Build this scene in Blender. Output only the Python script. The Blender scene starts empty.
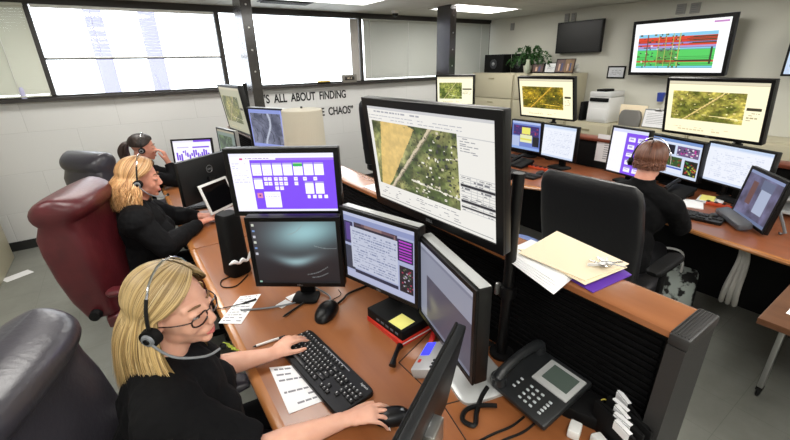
import bpy, bmesh, math, random
import numpy as np
from mathutils import Vector, Matrix, Euler
V = Vector
R = math.radians
random.seed(7)
rng = np.random.default_rng(5)
COL = bpy.context.scene.collection

# ------------------------------------------------------------------ materials
def lin(c):
    return tuple(((x/255)/12.92 if x/255 <= .04045 else (((x/255)+.055)/1.055)**2.4) for x in c)
MATS = {}
def mat(name, rgb, rough=.5, metal=0, spec=.5, noise=None, bump=None, coat=0, sheen=0, alpha=None, trans=0, emit=None, sss=0):
    """noise=(scale xyz, amount, rgb2)  bump=(scale xyz, strength)"""
    if name in MATS: return MATS[name]
    m = bpy.data.materials.new(name); m.use_nodes = True
    nt = m.node_tree; b = nt.nodes['Principled BSDF']
    c = (*lin(rgb), 1)
    b.inputs['Base Color'].default_value = c
    b.inputs['Roughness'].default_value = rough
    b.inputs['Metallic'].default_value = metal
    b.inputs['Specular IOR Level'].default_value = spec
    b.inputs['Coat Weight'].default_value = coat
    b.inputs['Coat Roughness'].default_value = .15
    b.inputs['Sheen Weight'].default_value = sheen
    b.inputs['Transmission Weight'].default_value = trans
    if sss:
        b.inputs['Subsurface Weight'].default_value = sss
        b.inputs['Subsurface Radius'].default_value = (.012, .005, .003)
        b.inputs['Subsurface Scale'].default_value = 1
    if emit:
        b.inputs['Emission Color'].default_value = (*lin(emit[0]), 1); b.inputs['Emission Strength'].default_value = emit[1]
    def texco(scale):
        tc = nt.nodes.new('ShaderNodeTexCoord'); mp = nt.nodes.new('ShaderNodeMapping')
        mp.inputs['Scale'].default_value = scale
        nt.links.new(tc.outputs['Object'], mp.inputs['Vector']); return mp
    if noise:
        mp = texco(noise[0]); n = nt.nodes.new('ShaderNodeTexNoise'); n.inputs['Scale'].default_value = 1; n.inputs['Detail'].default_value = 6
        nt.links.new(mp.outputs[0], n.inputs['Vector'])
        r = nt.nodes.new('ShaderNodeValToRGB'); r.color_ramp.elements[0].position = .5-noise[1]; r.color_ramp.elements[1].position = .5+noise[1]
        r.color_ramp.elements[0].color = c; r.color_ramp.elements[1].color = (*lin(noise[2]), 1)
        nt.links.new(n.outputs['Fac'], r.inputs[0]); nt.links.new(r.outputs[0], b.inputs['Base Color'])
    if bump:
        mp = texco(bump[0]); n = nt.nodes.new('ShaderNodeTexNoise'); n.inputs['Scale'].default_value = 1; n.inputs['Detail'].default_value = 4
        nt.links.new(mp.outputs[0], n.inputs['Vector'])
        bp = nt.nodes.new('ShaderNodeBump'); bp.inputs['Strength'].default_value = bump[1]; bp.inputs['Distance'].default_value = .01
        nt.links.new(n.outputs['Fac'], bp.inputs['Height']); nt.links.new(bp.outputs[0], b.inputs['Normal'])
    MATS[name] = m; return m

WOOD = mat('cherry_wood_laminate', (158, 99, 58), .34, noise=((9, 1.1, 9), .25, (124, 72, 38)), coat=.25)
WOODEDGE = mat('wood_bullnose_edge', (186, 128, 76), .22, noise=((20, 2, 20), .25, (160, 102, 56)), coat=.6)
WOOD2 = mat('right_console_wood', (150, 86, 52), .34, noise=((9, 1.1, 9), .22, (120, 66, 38)), coat=.25)
WALNUT = mat('dark_walnut_laminate', (104, 70, 48), .35, noise=((12, 2, 12), .2, (84, 54, 36)))
SEAM = mat('worktop_seam', (40, 22, 14), .6)
BLACK = mat('black_plastic', (9, 9, 10), .4, spec=.35)
BLACKM = mat('matte_black_plastic', (9, 9, 10), .65, spec=.2)
SATIN = mat('satin_black_back', (20, 22, 24), .45, spec=.4)
CHARC = mat('charcoal_laminate', (38, 37, 37), .5, bump=((300, 300, 300), .1))
SLAT = mat('black_slat_panel', (4, 4, 5), .8, spec=.1)
BRONZE = mat('dark_bronze_frame', (42, 38, 36), .45)
SILVER = mat('silver_plastic', (190, 192, 192), .35, metal=.25)
STEEL = mat('brushed_steel', (180, 180, 178), .28, metal=.9)
CHROME = mat('chrome', (220, 220, 222), .12, metal=1)
WHITE = mat('white_plastic', (226, 226, 224), .4)
PAPER = mat('white_paper', (236, 236, 238), .8)
CREAM = mat('manila_card', (236, 220, 190), .75)
BEIGE = mat('beige_painted_steel', (186, 179, 154), .45)
BEIGE2 = mat('beige_handle_steel', (160, 152, 124), .4, metal=.3)
REDC = mat('red_cover', (196, 44, 28), .45)
YELLOW = mat('yellow_sticky_paper', (238, 232, 130), .8)
PURPLEF = mat('purple_folder_card', (96, 52, 168), .5)
ORANGE = mat('orange_plastic', (186, 64, 26), .5)
MAROON = mat('maroon_leather', (84, 26, 32), .36, noise=((14, 14, 14), .3, (66, 18, 24)), bump=((60, 60, 60), .12))
BLKLEA = mat('black_leather', (28, 28, 31), .4, bump=((70, 70, 70), .12))
GRYLEA = mat('dark_grey_leather', (58, 56, 63), .3, bump=((60, 60, 60), .12))
SHIRT = mat('black_knit_shirt', (7, 7, 9), .9, bump=((22, 22, 22), .5), spec=.2)
JACKET = mat('black_jacket_fabric', (9, 9, 12), .85, bump=((20, 20, 20), .5), spec=.2)
TROUSER = mat('dark_trousers_fabric', (12, 12, 16), .9, spec=.2)
SKIN = mat('fair_skin', (224, 174, 150), .5, noise=((30, 30, 30), .3, (214, 158, 134)), sss=.15)
SKIN2 = mat('ruddy_skin', (222, 160, 138), .5, noise=((30, 30, 30), .3, (210, 142, 120)), sss=.15)
LIPM = mat('lip_skin', (186, 98, 92), .4)
BROWM = mat('brow_hair', (120, 88, 58), .8)
NAIL = mat('pale_nail', (242, 222, 212), .3)
EYEW = mat('eye_white', (225, 222, 218), .2)
IRIS = mat('dark_iris', (50, 36, 28), .2)
LEAF = mat('plant_leaf', (48, 92, 36), .5, noise=((40, 40, 40), .2, (30, 66, 26)))
SHADE = mat('cream_lamp_fabric', (184, 178, 162), .85, bump=((200, 200, 40), .15))
BLUEP = mat('blue_plastic', (52, 72, 160), .4)
LINER = mat('blue_bin_liner', (120, 140, 196), .3, bump=((30, 30, 30), .6))
GLOSSB = mat('glossy_black_screen', (10, 10, 12), .12)
LCD = mat('grey_green_lcd', (78, 90, 84), .25)
BLUELCD = mat('blue_lit_display', (40, 50, 200), .3, emit=((60, 60, 230), 1.2))
TEXTM = mat('black_lettering', (26, 26, 28), .6)
GREYTXT = mat('grey_print', (128, 128, 134), .8)
LOGOM = mat('silver_logo', (150, 152, 155), .35, metal=.6)
KEYM = mat('black_keycap', (26, 26, 28), .45)
KEYL = mat('keycap_legend', (200, 200, 200), .6)
BLIND = mat('beige_blind_slat', (206, 208, 196), .55)
BLINDW = mat('white_blind_slat', (236, 238, 236), .5)
GREYM = mat('grey_device', (120, 124, 128), .5)

def wall_mat(name, rgb, brick=True, axis='xz'):
    m = bpy.data.materials.new(name); m.use_nodes = True; nt = m.node_tree; b = nt.nodes['Principled BSDF']
    b.inputs['Roughness'].default_value = .55; b.inputs['Base Color'].default_value = (*lin(rgb), 1)
    if brick:
        tc = nt.nodes.new('ShaderNodeTexCoord'); sp = nt.nodes.new('ShaderNodeSeparateXYZ'); cb = nt.nodes.new('ShaderNodeCombineXYZ')
        nt.links.new(tc.outputs['Object'], sp.inputs[0])
        nt.links.new(sp.outputs['X' if axis == 'xz' else 'Y'], cb.inputs['X']); nt.links.new(sp.outputs['Z'], cb.inputs['Y'])
        br = nt.nodes.new('ShaderNodeTexBrick'); br.offset = .5
        br.inputs['Scale'].default_value = 1; br.inputs['Brick Width'].default_value = .8; br.inputs['Row Height'].default_value = .4064
        br.inputs['Mortar Size'].default_value = .005; br.inputs['Mortar Smooth'].default_value = .6
        br.inputs['Color1'].default_value = (*lin(rgb), 1); br.inputs['Color2'].default_value = (*lin(tuple(x-3 for x in rgb)), 1)
        br.inputs['Mortar'].default_value = (*lin(tuple(x-9 for x in rgb)), 1)
        nt.links.new(cb.outputs[0], br.inputs['Vector']); nt.links.new(br.outputs['Color'], b.inputs['Base Color'])
        bp = nt.nodes.new('ShaderNodeBump'); bp.invert = True; bp.inputs['Strength'].default_value = .4; bp.inputs['Distance'].default_value = .006
        nz = nt.nodes.new('ShaderNodeTexNoise'); nz.inputs['Scale'].default_value = 90
        mx = nt.nodes.new('ShaderNodeMath'); mx.operation = 'MULTIPLY_ADD'; mx.inputs[1].default_value = .25
        nt.links.new(tc.outputs['Object'], nz.inputs['Vector'])
        nt.links.new(nz.outputs['Fac'], mx.inputs[0]); nt.links.new(br.outputs['Fac'], mx.inputs[2])
        nt.links.new(mx.outputs[0], bp.inputs['Height']); nt.links.new(bp.outputs[0], b.inputs['Normal'])
    return m
BLOCK = wall_mat('painted_block_wall', (214, 214, 213))
PLAIN = wall_mat('painted_plain_wall', (206, 205, 194), False)

def tile_mat(name, rgb, size, gap, rgbgap, rough, noise_amt, bumpk=.3):
    m = bpy.data.materials.new(name); m.use_nodes = True; nt = m.node_tree; b = nt.nodes['Principled BSDF']
    b.inputs['Roughness'].default_value = rough
    tc = nt.nodes.new('ShaderNodeTexCoord')
    br = nt.nodes.new('ShaderNodeTexBrick'); br.offset = 0
    br.inputs['Scale'].default_value = 1; br.inputs['Brick Width'].default_value = size[0]; br.inputs['Row Height'].default_value = size[1]
    br.inputs['Mortar Size'].default_value = gap; br.inputs['Color1'].default_value = (1, 1, 1, 1); br.inputs['Color2'].default_value = (.96, .96, .96, 1)
    br.inputs['Mortar'].default_value = (*[a/b_ for a, b_ in zip(lin(rgbgap), lin(rgb))], 1)
    nt.links.new(tc.outputs['Object'], br.inputs['Vector'])
    nz = nt.nodes.new('ShaderNodeTexNoise'); nz.inputs['Scale'].default_value = 3; nz.inputs['Detail'].default_value = 8; nz.inputs['Roughness'].default_value = .7
    nt.links.new(tc.outputs['Object'], nz.inputs['Vector'])
    rp = nt.nodes.new('ShaderNodeValToRGB'); rp.color_ramp.elements[0].position = .3; rp.color_ramp.elements[1].position = .7
    rp.color_ramp.elements[0].color = (*lin(tuple(x-noise_amt for x in rgb)), 1); rp.color_ramp.elements[1].color = (*lin(tuple(x+noise_amt for x in rgb)), 1)
    nt.links.new(nz.outputs['Fac'], rp.inputs[0])
    mx = nt.nodes.new('ShaderNodeMix'); mx.data_type = 'RGBA'; mx.blend_type = 'MULTIPLY'; mx.inputs[0].default_value = 1
    nt.links.new(rp.outputs[0], mx.inputs[6]); nt.links.new(br.outputs['Color'], mx.inputs[7]); nt.links.new(mx.outputs[2], b.inputs['Base Color'])
    return m
FLOORM = tile_mat('grey_vinyl_tile', (130, 131, 124), (.305, .305), .0015, (112, 114, 107), .42, 9)
CEILM = tile_mat('white_ceiling_tile', (202, 202, 194), (1.22, .61), .012, (186, 186, 178), .8, 4)

def screen_mat(name, strength):
    m = bpy.data.materials.new(name); m.use_nodes = True; nt = m.node_tree; b = nt.nodes['Principled BSDF']
    b.inputs['Base Color'].default_value = (.01, .01, .01, 1); b.inputs['Roughness'].default_value = .35
    a = nt.nodes.new('ShaderNodeAttribute'); a.attribute_name = 'Col'
    nt.links.new(a.outputs['Color'], b.inputs['Emission Color']); b.inputs['Emission Strength'].default_value = strength
    return m
SCREEN = screen_mat('lit_screen', 1.0)
def attr_mat(name, rough=.8, sheen=0):
    m = bpy.data.materials.new(name); m.use_nodes = True; nt = m.node_tree; b = nt.nodes['Principled BSDF']
    b.inputs['Roughness'].default_value = rough
    a = nt.nodes.new('ShaderNodeAttribute'); a.attribute_name = 'Col'; nt.links.new(a.outputs['Color'], b.inputs['Base Color'])
    return m
PRINT = attr_mat('printed_picture', .6)
HAIRM = attr_mat('hair_strands', .42)

def glass_mat():
    m = bpy.data.materials.new('window_glass'); m.use_nodes = True; nt = m.node_tree; nt.nodes.clear()
    o = nt.nodes.new('ShaderNodeOutputMaterial'); t = nt.nodes.new('ShaderNodeBsdfTransparent'); g = nt.nodes.new('ShaderNodeBsdfGlossy')
    g.inputs['Roughness'].default_value = .02; mx = nt.nodes.new('ShaderNodeMixShader'); fr = nt.nodes.new('ShaderNodeFresnel')
    t.inputs['Color'].default_value = (.96, .98, .98, 1)
    nt.links.new(fr.outputs[0], mx.inputs[0]); nt.links.new(t.outputs[0], mx.inputs[1]); nt.links.new(g.outputs[0], mx.inputs[2]); nt.links.new(mx.outputs[0], o.inputs[0])
    return m
GLASS = glass_mat()
def emit_mat(name, rgb, s):
    m = bpy.data.materials.new(name); m.use_nodes = True; nt = m.node_tree; nt.nodes.clear()
    o = nt.nodes.new('ShaderNodeOutputMaterial'); e = nt.nodes.new('ShaderNodeEmission'); e.inputs[0].default_value = (*lin(rgb), 1); e.inputs[1].default_value = s
    nt.links.new(e.outputs[0], o.inputs[0]); return m
DIFFUSER = emit_mat('fluorescent_diffuser', (255, 252, 244), 6.0)

# ------------------------------------------------------------------ mesh builder
class MB:
    def __init__(s): s.bm = bmesh.new()
    def box(s, c, size, bevel=0, rot=None, seg=2, taper=None):
        g = bmesh.ops.create_cube(s.bm, size=1); vs = g['verts']
        for v in vs:
            v.co = V((v.co.x*size[0], v.co.y*size[1], v.co.z*size[2]))
            if taper and v.co.z > 0: v.co.x *= taper[0]; v.co.y *= taper[1]
        if bevel:
            es = list({e for v in vs for e in v.link_edges})
            r = bmesh.ops.bevel(s.bm, geom=es, offset=bevel, segments=seg, affect='EDGES', profile=.5)
            vs = list({v for f in r['faces'] for v in f.verts})
        M = (rot.to_4x4() if rot is not None else Matrix())
        for v in vs: v.co = M @ v.co + V(c)
        return s
    def ring(s, c, u, v, a, b, n=2, seg=16):
        out = []
        for i in range(seg):
            t = 2*math.pi*i/seg; ct, st = math.cos(t), math.sin(t)
            x = math.copysign(abs(ct)**(2/n), ct)*a; y = math.copysign(abs(st)**(2/n), st)*b
            out.append(s.bm.verts.new(V(c)+V(u)*x+V(v)*y))
        return out
    def loft(s, secs, seg=16, cap=True):
        """secs: (centre, axis u, axis v, a, b, exponent)"""
        rs = [s.ring(*q, seg=seg) for q in secs]
        for r0, r1 in zip(rs, rs[1:]):
            for i in range(seg):
                j = (i+1) % seg
                s.bm.faces.new((r0[i], r0[j], r1[j], r1[i]))
        if cap:
            s.bm.faces.new(rs[0][::-1]); s.bm.faces.new(rs[-1])
        return s
    def frame(s, d):
        d = V(d).normalized(); up = V((0, 0, 1)) if abs(d.z) < .95 else V((1, 0, 0))
        u = d.cross(up).normalized(); return u, d.cross(u).normalized()
    def cyl(s, p0, p1, r0, r1=None, seg=16, cap=True):
        r1 = r0 if r1 is None else r1; u, v = s.frame(V(p1)-V(p0))
        return s.loft([(p0, u, v, r0, r0, 2), (p1, u, v, r1, r1, 2)], seg, cap)
    def tube(s, pts, r, seg=6, smooth=True):
        pts = [V(p) for p in pts]
        if smooth and len(pts) > 2: pts = catmull(pts, 6)
        rr = r if isinstance(r, (list, tuple)) else [r]*2
        n = len(pts); secs = []; u = None
        for i, p in enumerate(pts):
            d = (pts[min(i+1, n-1)]-pts[max(i-1, 0)])
            if d.length < 1e-9: d = V((0, 0, 1))
            d.normalize()
            if u is None: u, v = s.frame(d)
            else:
                u = (u-d*u.dot(d)); u = u.normalized() if u.length > 1e-6 else s.frame(d)[0]
                v = d.cross(u)
            k = i/(n-1)*(len(rr)-1); a = int(min(k, len(rr)-2)); f = k-a; q = rr[a]*(1-f)+rr[a+1]*f
            secs.append((p, u, v, q, q, 2))
        return s.loft(secs, seg)
    def ell(s, c, r, rot=None, seg=16, rings=10):
        g = bmesh.ops.create_uvsphere(s.bm, u_segments=seg, v_segments=rings, radius=1)
        M = (rot.to_4x4() if rot is not None else Matrix())
        for v in g['verts']: v.co = M @ V((v.co.x*r[0], v.co.y*r[1], v.co.z*r[2])) + V(c)
        return s
    def poly(s, pts, z0, z1, bevel=0):
        """extruded floor-plan polygon"""
        a = [s.bm.verts.new((p[0], p[1], z0)) for p in pts]; b = [s.bm.verts.new((p[0], p[1], z1)) for p in pts]
        n = len(pts)
        f0 = s.bm.faces.new(a[::-1]); f1 = s.bm.faces.new(b)
        for i in range(n): s.bm.faces.new((a[i], a[(i+1) % n], b[(i+1) % n], b[i]))
        if bevel:
            es = list(f1.edges)+list(f0.edges)
            bmesh.ops.bevel(s.bm, geom=es, offset=bevel, segments=3, affect='EDGES', profile=.5)
        return s
    def face(s, pts): s.bm.faces.new([s.bm.verts.new(p) for p in pts]); return s
    def xf(s, M):
        for v in s.bm.verts: v.co = M @ v.co
        return s
    def build(s, name, m, parent=None, smooth=True, angle=35):
        bmesh.ops.recalc_face_normals(s.bm, faces=s.bm.faces)
        me = bpy.data.meshes.new(name); s.bm.to_mesh(me); s.bm.free()
        if m: me.materials.append(m)
        if smooth:
            for p in me.polygons: p.use_smooth = True
            try: me.set_sharp_from_angle(angle=R(angle))
            except Exception: pass
        return link(name, me, parent)
def link(name, me, parent=None):
    o = bpy.data.objects.new(name, me); COL.objects.link(o)
    if parent: o.parent = parent
    return o
def catmull(P, n):
    out = []
    for i in range(len(P)-1):
        p0 = P[max(i-1, 0)]; p1 = P[i]; p2 = P[i+1]; p3 = P[min(i+2, len(P)-1)]
        for k in range(n):
            t = k/n
            out.append(.5*((2*p1)+(p2-p0)*t+(2*p0-5*p1+4*p2-p3)*t*t+(3*p1-p0-3*p2+p3)*t**3))
    out.append(P[-1]); return out
def thing(name, label, cat, loc=(0, 0, 0), rz=0, group=None):
    o = bpy.data.objects.new(name, None); COL.objects.link(o); o.empty_display_size = .1
    o.location = loc; o.rotation_euler = (0, 0, rz); o['label'] = label; o['category'] = cat
    if group: o['group'] = group
    return o
def tag(o, label, cat, group=None, kind=None):
    o['label'] = label; o['category'] = cat
    if group: o['group'] = group
    if kind: o['kind'] = kind
    return o
def struct(o, label=None, cat=None):
    o['kind'] = 'structure'
    if label: o['label'] = label
    if cat: o['category'] = cat
    return o
def place(o, loc, rz=0):
    o.location = loc; o.rotation_euler = (0, 0, rz); return o
def copy_tree(o, parent=None):
    c = o.copy(); COL.objects.link(c)
    if parent: c.parent = parent
    for ch in list(o.children): copy_tree(ch, c)
    return c
def textmesh(s, size, extrude=.0015, xs=1.0, name='lettering', m=None, parent=None, align='LEFT', bold=0):
    cu = bpy.data.curves.new('t', 'FONT'); cu.body = s; cu.size = size; cu.extrude = extrude; cu.align_x = align; cu.offset = bold
    o = bpy.data.objects.new('t', cu); COL.objects.link(o)
    me = bpy.data.meshes.new_from_object(o.evaluated_get(bpy.context.evaluated_depsgraph_get()))
    bpy.data.objects.remove(o)
    for v in me.vertices: v.co.x *= xs
    me.materials.clear(); me.materials.append(m or TEXTM)
    return link(name, me, parent)

# ------------------------------------------------------------------ picture canvases (screens, prints): mesh grids with colour per cell
def canvas(nx, ny, rgb): return np.ones((ny, nx, 3))*np.array(rgb, float)
def rect(c, u0, v0, u1, v1, rgb):
    ny, nx = c.shape[:2]; c[int(round(v0*ny)):max(int(round(v1*ny)), int(round(v0*ny))+1), int(round(u0*nx)):max(int(round(u1*nx)), int(round(u0*nx))+1)] = rgb
def vnoise(nx, ny, f, seed):
    g = np.random.default_rng(seed).random((int(f*ny/nx)+3, int(f)+3))
    y = np.linspace(0, f*ny/nx, ny); x = np.linspace(0, f, nx)
    yi = y.astype(int); xi = x.astype(int); ty = (y-yi)[:, None]; tx = (x-xi)[None]
    ty = ty*ty*(3-2*ty); tx = tx*tx*(3-2*tx)
    a = g[yi][:, xi]; b = g[yi][:, xi+1]; c = g[yi+1][:, xi]; d = g[yi+1][:, xi+1]
    return (a*(1-tx)+b*tx)*(1-ty)+(c*(1-tx)+d*tx)*ty
def fbm(nx, ny, f, seed): return sum(vnoise(nx, ny, f*2**k, seed+k)/2**k for k in range(4))/1.875
def aerial(nx, ny, seed, tint=(1, 1, 1), field=True, warm=0, houses=60):
    n = fbm(nx, ny, 6, seed); n2 = fbm(nx, ny, 26, seed+9)
    a = np.array((62, 74, 40.)); b = np.array((150, 146, 96.)); t = np.clip((n-.3)*2.2, 0, 1)[..., None]
    c = a*(1-t)+b*t; c *= (.45+1.05*n2)[..., None]
    yy, xx = np.mgrid[0:ny, 0:nx]; u = xx/nx; v = yy/ny
    if field:
        msk = (u+.42*v < .56) & (u+.1*v > .12) & (n+.15 > .42)
        c[msk] = np.array((186, 160, 98))*(.9+.2*n2[msk])[:, None]
    road = np.abs(u+.55*v-.72) < .016; c[road] = (176, 164, 140)
    road = np.abs(u+.55*v-.745) < .008; c[road] = (110, 104, 84)
    road = np.abs(v-.78-.12*(u-.5)) < .014; c[road & (u > .45)] = (188, 184, 170)
    r = np.random.default_rng(seed+3)
    for _ in range(houses):
        x, y = r.random(2); x = .5+.5*x if field else x
        w, h = .012+.02*r.random(), .015+.02*r.random()
        if not (field and x+.55*y < .76): rect(c, x, y, x+w, y+h, [(206, 202, 190), (60, 60, 58), (176, 168, 148), (40, 44, 36)][r.integers(4)])
    for _ in range(houses*2):
        x, y = r.random(2)
        if field and .12 < x+.42*y < .56: continue
        rect(c, x, y, x+.012, y+.016, (38, 44, 26))
    return np.clip(c*1.2*np.array(tint)+warm*np.array((30, 14, -20)), 0, 255)
def paste(c, img, u0, v0, u1, v1):
    ny, nx = c.shape[:2]; x0, x1, y0, y1 = int(u0*nx), int(u1*nx), int(v0*ny), int(v1*ny)
    iy = (np.linspace(0, img.shape[0]-1, y1-y0)).astype(int); ix = (np.linspace(0, img.shape[1]-1, x1-x0)).astype(int)
    c[y0:y1, x0:x1] = img[iy][:, ix]
def textrows(c, u0, v0, u1, v1, rows, rgb, seed=0, fill=.6):
    r = np.random.default_rng(seed)
    for k in range(rows):
        v = v0+(v1-v0)*(k+.3)/rows; u = u0
        while u < u1-.01:
            w = .01+.035*r.random()
            if r.random() < fill: rect(c, u, v, min(u+w, u1), v+(v1-v0)/rows*.4, rgb)
            u += w+.008
def grid_mesh(name, c, W, H, m, parent, M=Matrix(), gain=1.0):
    """picture as a cell grid, facing local +X, viewer's right = +Y; centre at origin"""
    ny, nx = c.shape[:2]
    ys = (np.arange(nx+1)/nx-.5)*W; zs = (.5-np.arange(ny+1)/ny)*H
    co = np.zeros(((ny+1)*(nx+1), 3)); co[:, 1] = np.tile(ys, ny+1); co[:, 2] = np.repeat(zs, nx+1)
    me = bpy.data.meshes.new(name)
    j, i = np.mgrid[0:ny, 0:nx]; a = (j*(nx+1)+i).ravel()
    F = np.stack([a+nx+1, a+nx+2, a+1, a], 1)
    me.vertices.add(len(co)); me.vertices.foreach_set('co', co.ravel())
    me.loops.add(F.size); me.loops.foreach_set('vertex_index', F.ravel().astype(np.int32))
    me.polygons.add(len(F)); me.polygons.foreach_set('loop_start', (np.arange(len(F))*4).astype(np.int32))
    me.update(calc_edges=True)
    at = me.attributes.new('Col', 'FLOAT_COLOR', 'FACE')
    s = np.clip(c, 0, 255)/255; l = np.where(s <= .04045, s/12.92, ((s+.055)/1.055)**2.4)*gain
    at.data.foreach_set('color', np.concatenate([l.reshape(-1, 3), np.ones((nx*ny, 1))], 1).ravel())
    me.materials.append(m); me.transform(M)
    return link(name, me, parent)
# ------------------------------------------------------------------ screens
def ring_logo(parent, M, r=.022, s='DELL'):
    mb = MB()
    mb.tube([M @ V((0, r*math.cos(a), r*math.sin(a))) for a in np.linspace(0, 2*math.pi, 25)], .0014, 5, smooth=False)
    mb.build('logo_ring', LOGOM, parent)
    t = textmesh(s, r*.72, .0008, 1.0, 'logo_lettering', LOGOM, None, 'CENTER')
    t.data.transform(M @ Matrix.Rotation(R(-90), 4, 'Z') @ Matrix.Rotation(R(90), 4, 'X') @ Matrix.Translation((0, -r*.27, 0)))
    t.parent = parent
def monitor(label, c, yaw, tilt, W, H, img, bezel=.018, t=.045, side=None, stand='foot', zbase=.76, group=None, name='monitor', cat='monitor',
            logo=True, chin=0, foot=(.2, .24), gain=1.0, neckm=None, backlogo=False, roll=0, wallx=None, hub=.05, topstrip=None, footoff=(0, 0)):
    c = V(c); h = c.z-zbase if stand != 'wall' else 0
    root = thing(name, label, cat, (c.x, c.y, zbase if stand != 'wall' else c.z), R(yaw), group)
    T = Matrix.Translation((0, 0, h)) @ Matrix.Rotation(-R(tilt), 4, 'Y') @ Matrix.Rotation(R(roll), 4, 'X')
    MB().box((-t/2-.002, 0, 0), (t-.004, W, H), .005).xf(T).build('housing', side or BLACK, root)
    if topstrip: MB().box((-t/2-.004, 0, H/2-.001), (t-.012, W-.01, .006), .002).xf(T).build('top_strip', topstrip, root)
    if hub: MB().box((-t-hub/2, 0, -.0), (hub, W*.45, H*.5), .02).xf(T).build('rear_hub', BLACKM, root)
    b = bezel; m = MB()
    for cc, ss in (((0, 0, H/2-b/2), (W, b)), ((0, 0, -H/2+(b+chin)/2), (W, b+chin))): m.box((0, cc[1], cc[2]), (.008, ss[0], ss[1]), .0015, seg=1)
    for sg in (-1, 1): m.box((0, sg*(W/2-b/2), 0), (.0078, b, H-.001), .0015, seg=1)
    m.xf(T).build('bezel', BLACK, root)
    grid_mesh('screen', img, W-2*b+.002, H-2*b-chin+.002, SCREEN, root, T @ Matrix.Translation((.0005, 0, chin/2)), gain)
    if logo:
        lt = textmesh('DELL', min(.016, (b+chin)*.6), .0004, 1, 'badge', LOGOM, None, 'CENTER')
        lt.data.transform(T @ Matrix.Translation((.0045, 0, -H/2+(b+chin)*.3)) @ Matrix.Rotation(R(90), 4, 'Z') @ Matrix.Rotation(R(90), 4, 'X')); lt.parent = root
    if backlogo:
        ring_logo(root, T @ Matrix.Translation((-t-.001 if not hub else -t-hub-.001, 0, backlogo)) @ Matrix.Rotation(R(180), 4, 'Z'), .026)
    if stand == 'foot':
        x0 = -t-hub-.012
        MB().box((x0, 0, h/2+.01), (.03, .07, h), .006).build('stand_neck', neckm or BLACKM, root)
        fx, fy = x0+.04+footoff[0], footoff[1]
        MB().loft([((fx, fy, .0006), (1, 0, 0), (0, 1, 0), foot[0]/2, foot[1]/2, 6), ((fx, fy, .012), (1, 0, 0), (0, 1, 0), foot[0]/2, foot[1]/2, 6), ((fx, fy, .018), (1, 0, 0), (0, 1, 0), foot[0]/2-.01, foot[1]/2-.01, 6)], 32).build('stand_base', neckm or BLACKM, root)
    elif stand == 'wall':
        L = wallx
        MB().box((-t-.5*L, 0, 0), (L+.02, .25, .18), .005).build('wall_bracket', BLACKM, root)
    return root

def ui_purple(nx=170, ny=100):
    c = canvas(nx, ny, (122, 74, 232)); rect(c, 0, 0, 1, .055, (226, 226, 246)); rect(c, 0, .055, 1, .11, (236, 232, 250)); rect(c, .45, .075, 1, .115, (150, 110, 224))
    rect(c, .1, .085, .13, .11, (200, 60, 120)); textrows(c, .16, .07, .42, .1, 1, (130, 110, 160), 3)
    rect(c, 0, .11, .195, 1, (240, 238, 252)); textrows(c, .02, .15, .17, .5, 9, (206, 206, 226), 2)
    for k in range(7):
        u = .205+k*.1; rect(c, u, .16, u+.088, .37, (246, 246, 252)); rect(c, u, .16, u+.088, .19, (150, 200, 150) if k == 4 else (170, 160, 220)); textrows(c, u+.01, .21, u+.08, .35, 4, (206, 200, 230), k)
        if k == 4: rect(c, u, .175, u+.088, .215, (40, 170, 80))
    rect(c, .205, .41, .29, .6, (246, 246, 252)); rect(c, .205, .41, .29, .44, (170, 160, 220))
    for u, vs in ((.305, (.4, .48)), (.35, (.4, .48)), (.405, (.4, .48, .56)), (.455, (.4, .48, .56)), (.5, (.4, .48)), (.6, (.4, .48)), (.69, (.4,)), (.79, (.4,))):
        for v in vs: rect(c, u, v, u+.034, v+.06, (244, 240, 252)); rect(c, u+.006, v+.02, u+.028, v+.03, (190, 170, 220))
    for u in (.7, .8): rect(c, u, .48, u+.085, .69, (246, 246, 252)); rect(c, u, .48, u+.085, .51, (170, 160, 220))
    for u in (.71, .765, .82, .875): rect(c, u, .71, u+.034, .77, (244, 240, 252))
    rect(c, .22, .67, .27, .76, (216, 130, 170)); rect(c, .235, .7, .255, .73, (90, 60, 120))
    rect(c, .29, .65, .45, .93, (246, 246, 252)); textrows(c, .3, .68, .44, .78, 3, (206, 200, 230), 8)
    rect(c, 0, .965, 1, 1, (230, 230, 246)); return c
def ui_small_purple(nx=70, ny=44):
    c = canvas(nx, ny, (240, 238, 248)); rect(c, .55, .0, 1, .1, (120, 70, 220)); rect(c, 0, 0, .55, .08, (226, 224, 240))
    r = np.random.default_rng(4)
    for k in range(16):
        u = .06+.055*k; v = .55+.12*math.sin(k*1.3); rect(c, u, v, u+.04, v+.3*r.random()+.08, (110, 60, 210))
    rect(c, .5, .3, .95, .36, (120, 70, 220)); rect(c, .1, .3, .4, .34, (190, 180, 220)); rect(c, .35, .86, 1, 1, (112, 64, 222)); return c
def ui_rpurple(nx=60, ny=54):
    c = canvas(nx, ny, (236, 236, 246)); rect(c, .42, .0, 1, 1, (124, 74, 226)); rect(c, 0, 0, 1, .07, (206, 210, 236))
    for j in range(5):
        for i in range(2):
            u = .5+.25*i; v = .14+.17*j; rect(c, u, v, u+.18, v+.12, (236, 234, 250)); rect(c, u, v, u+.18, v+.03, (150, 130, 210)); rect(c, u+.03, v+.05, u+.14, v+.075, (170, 160, 215))
    return c
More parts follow.
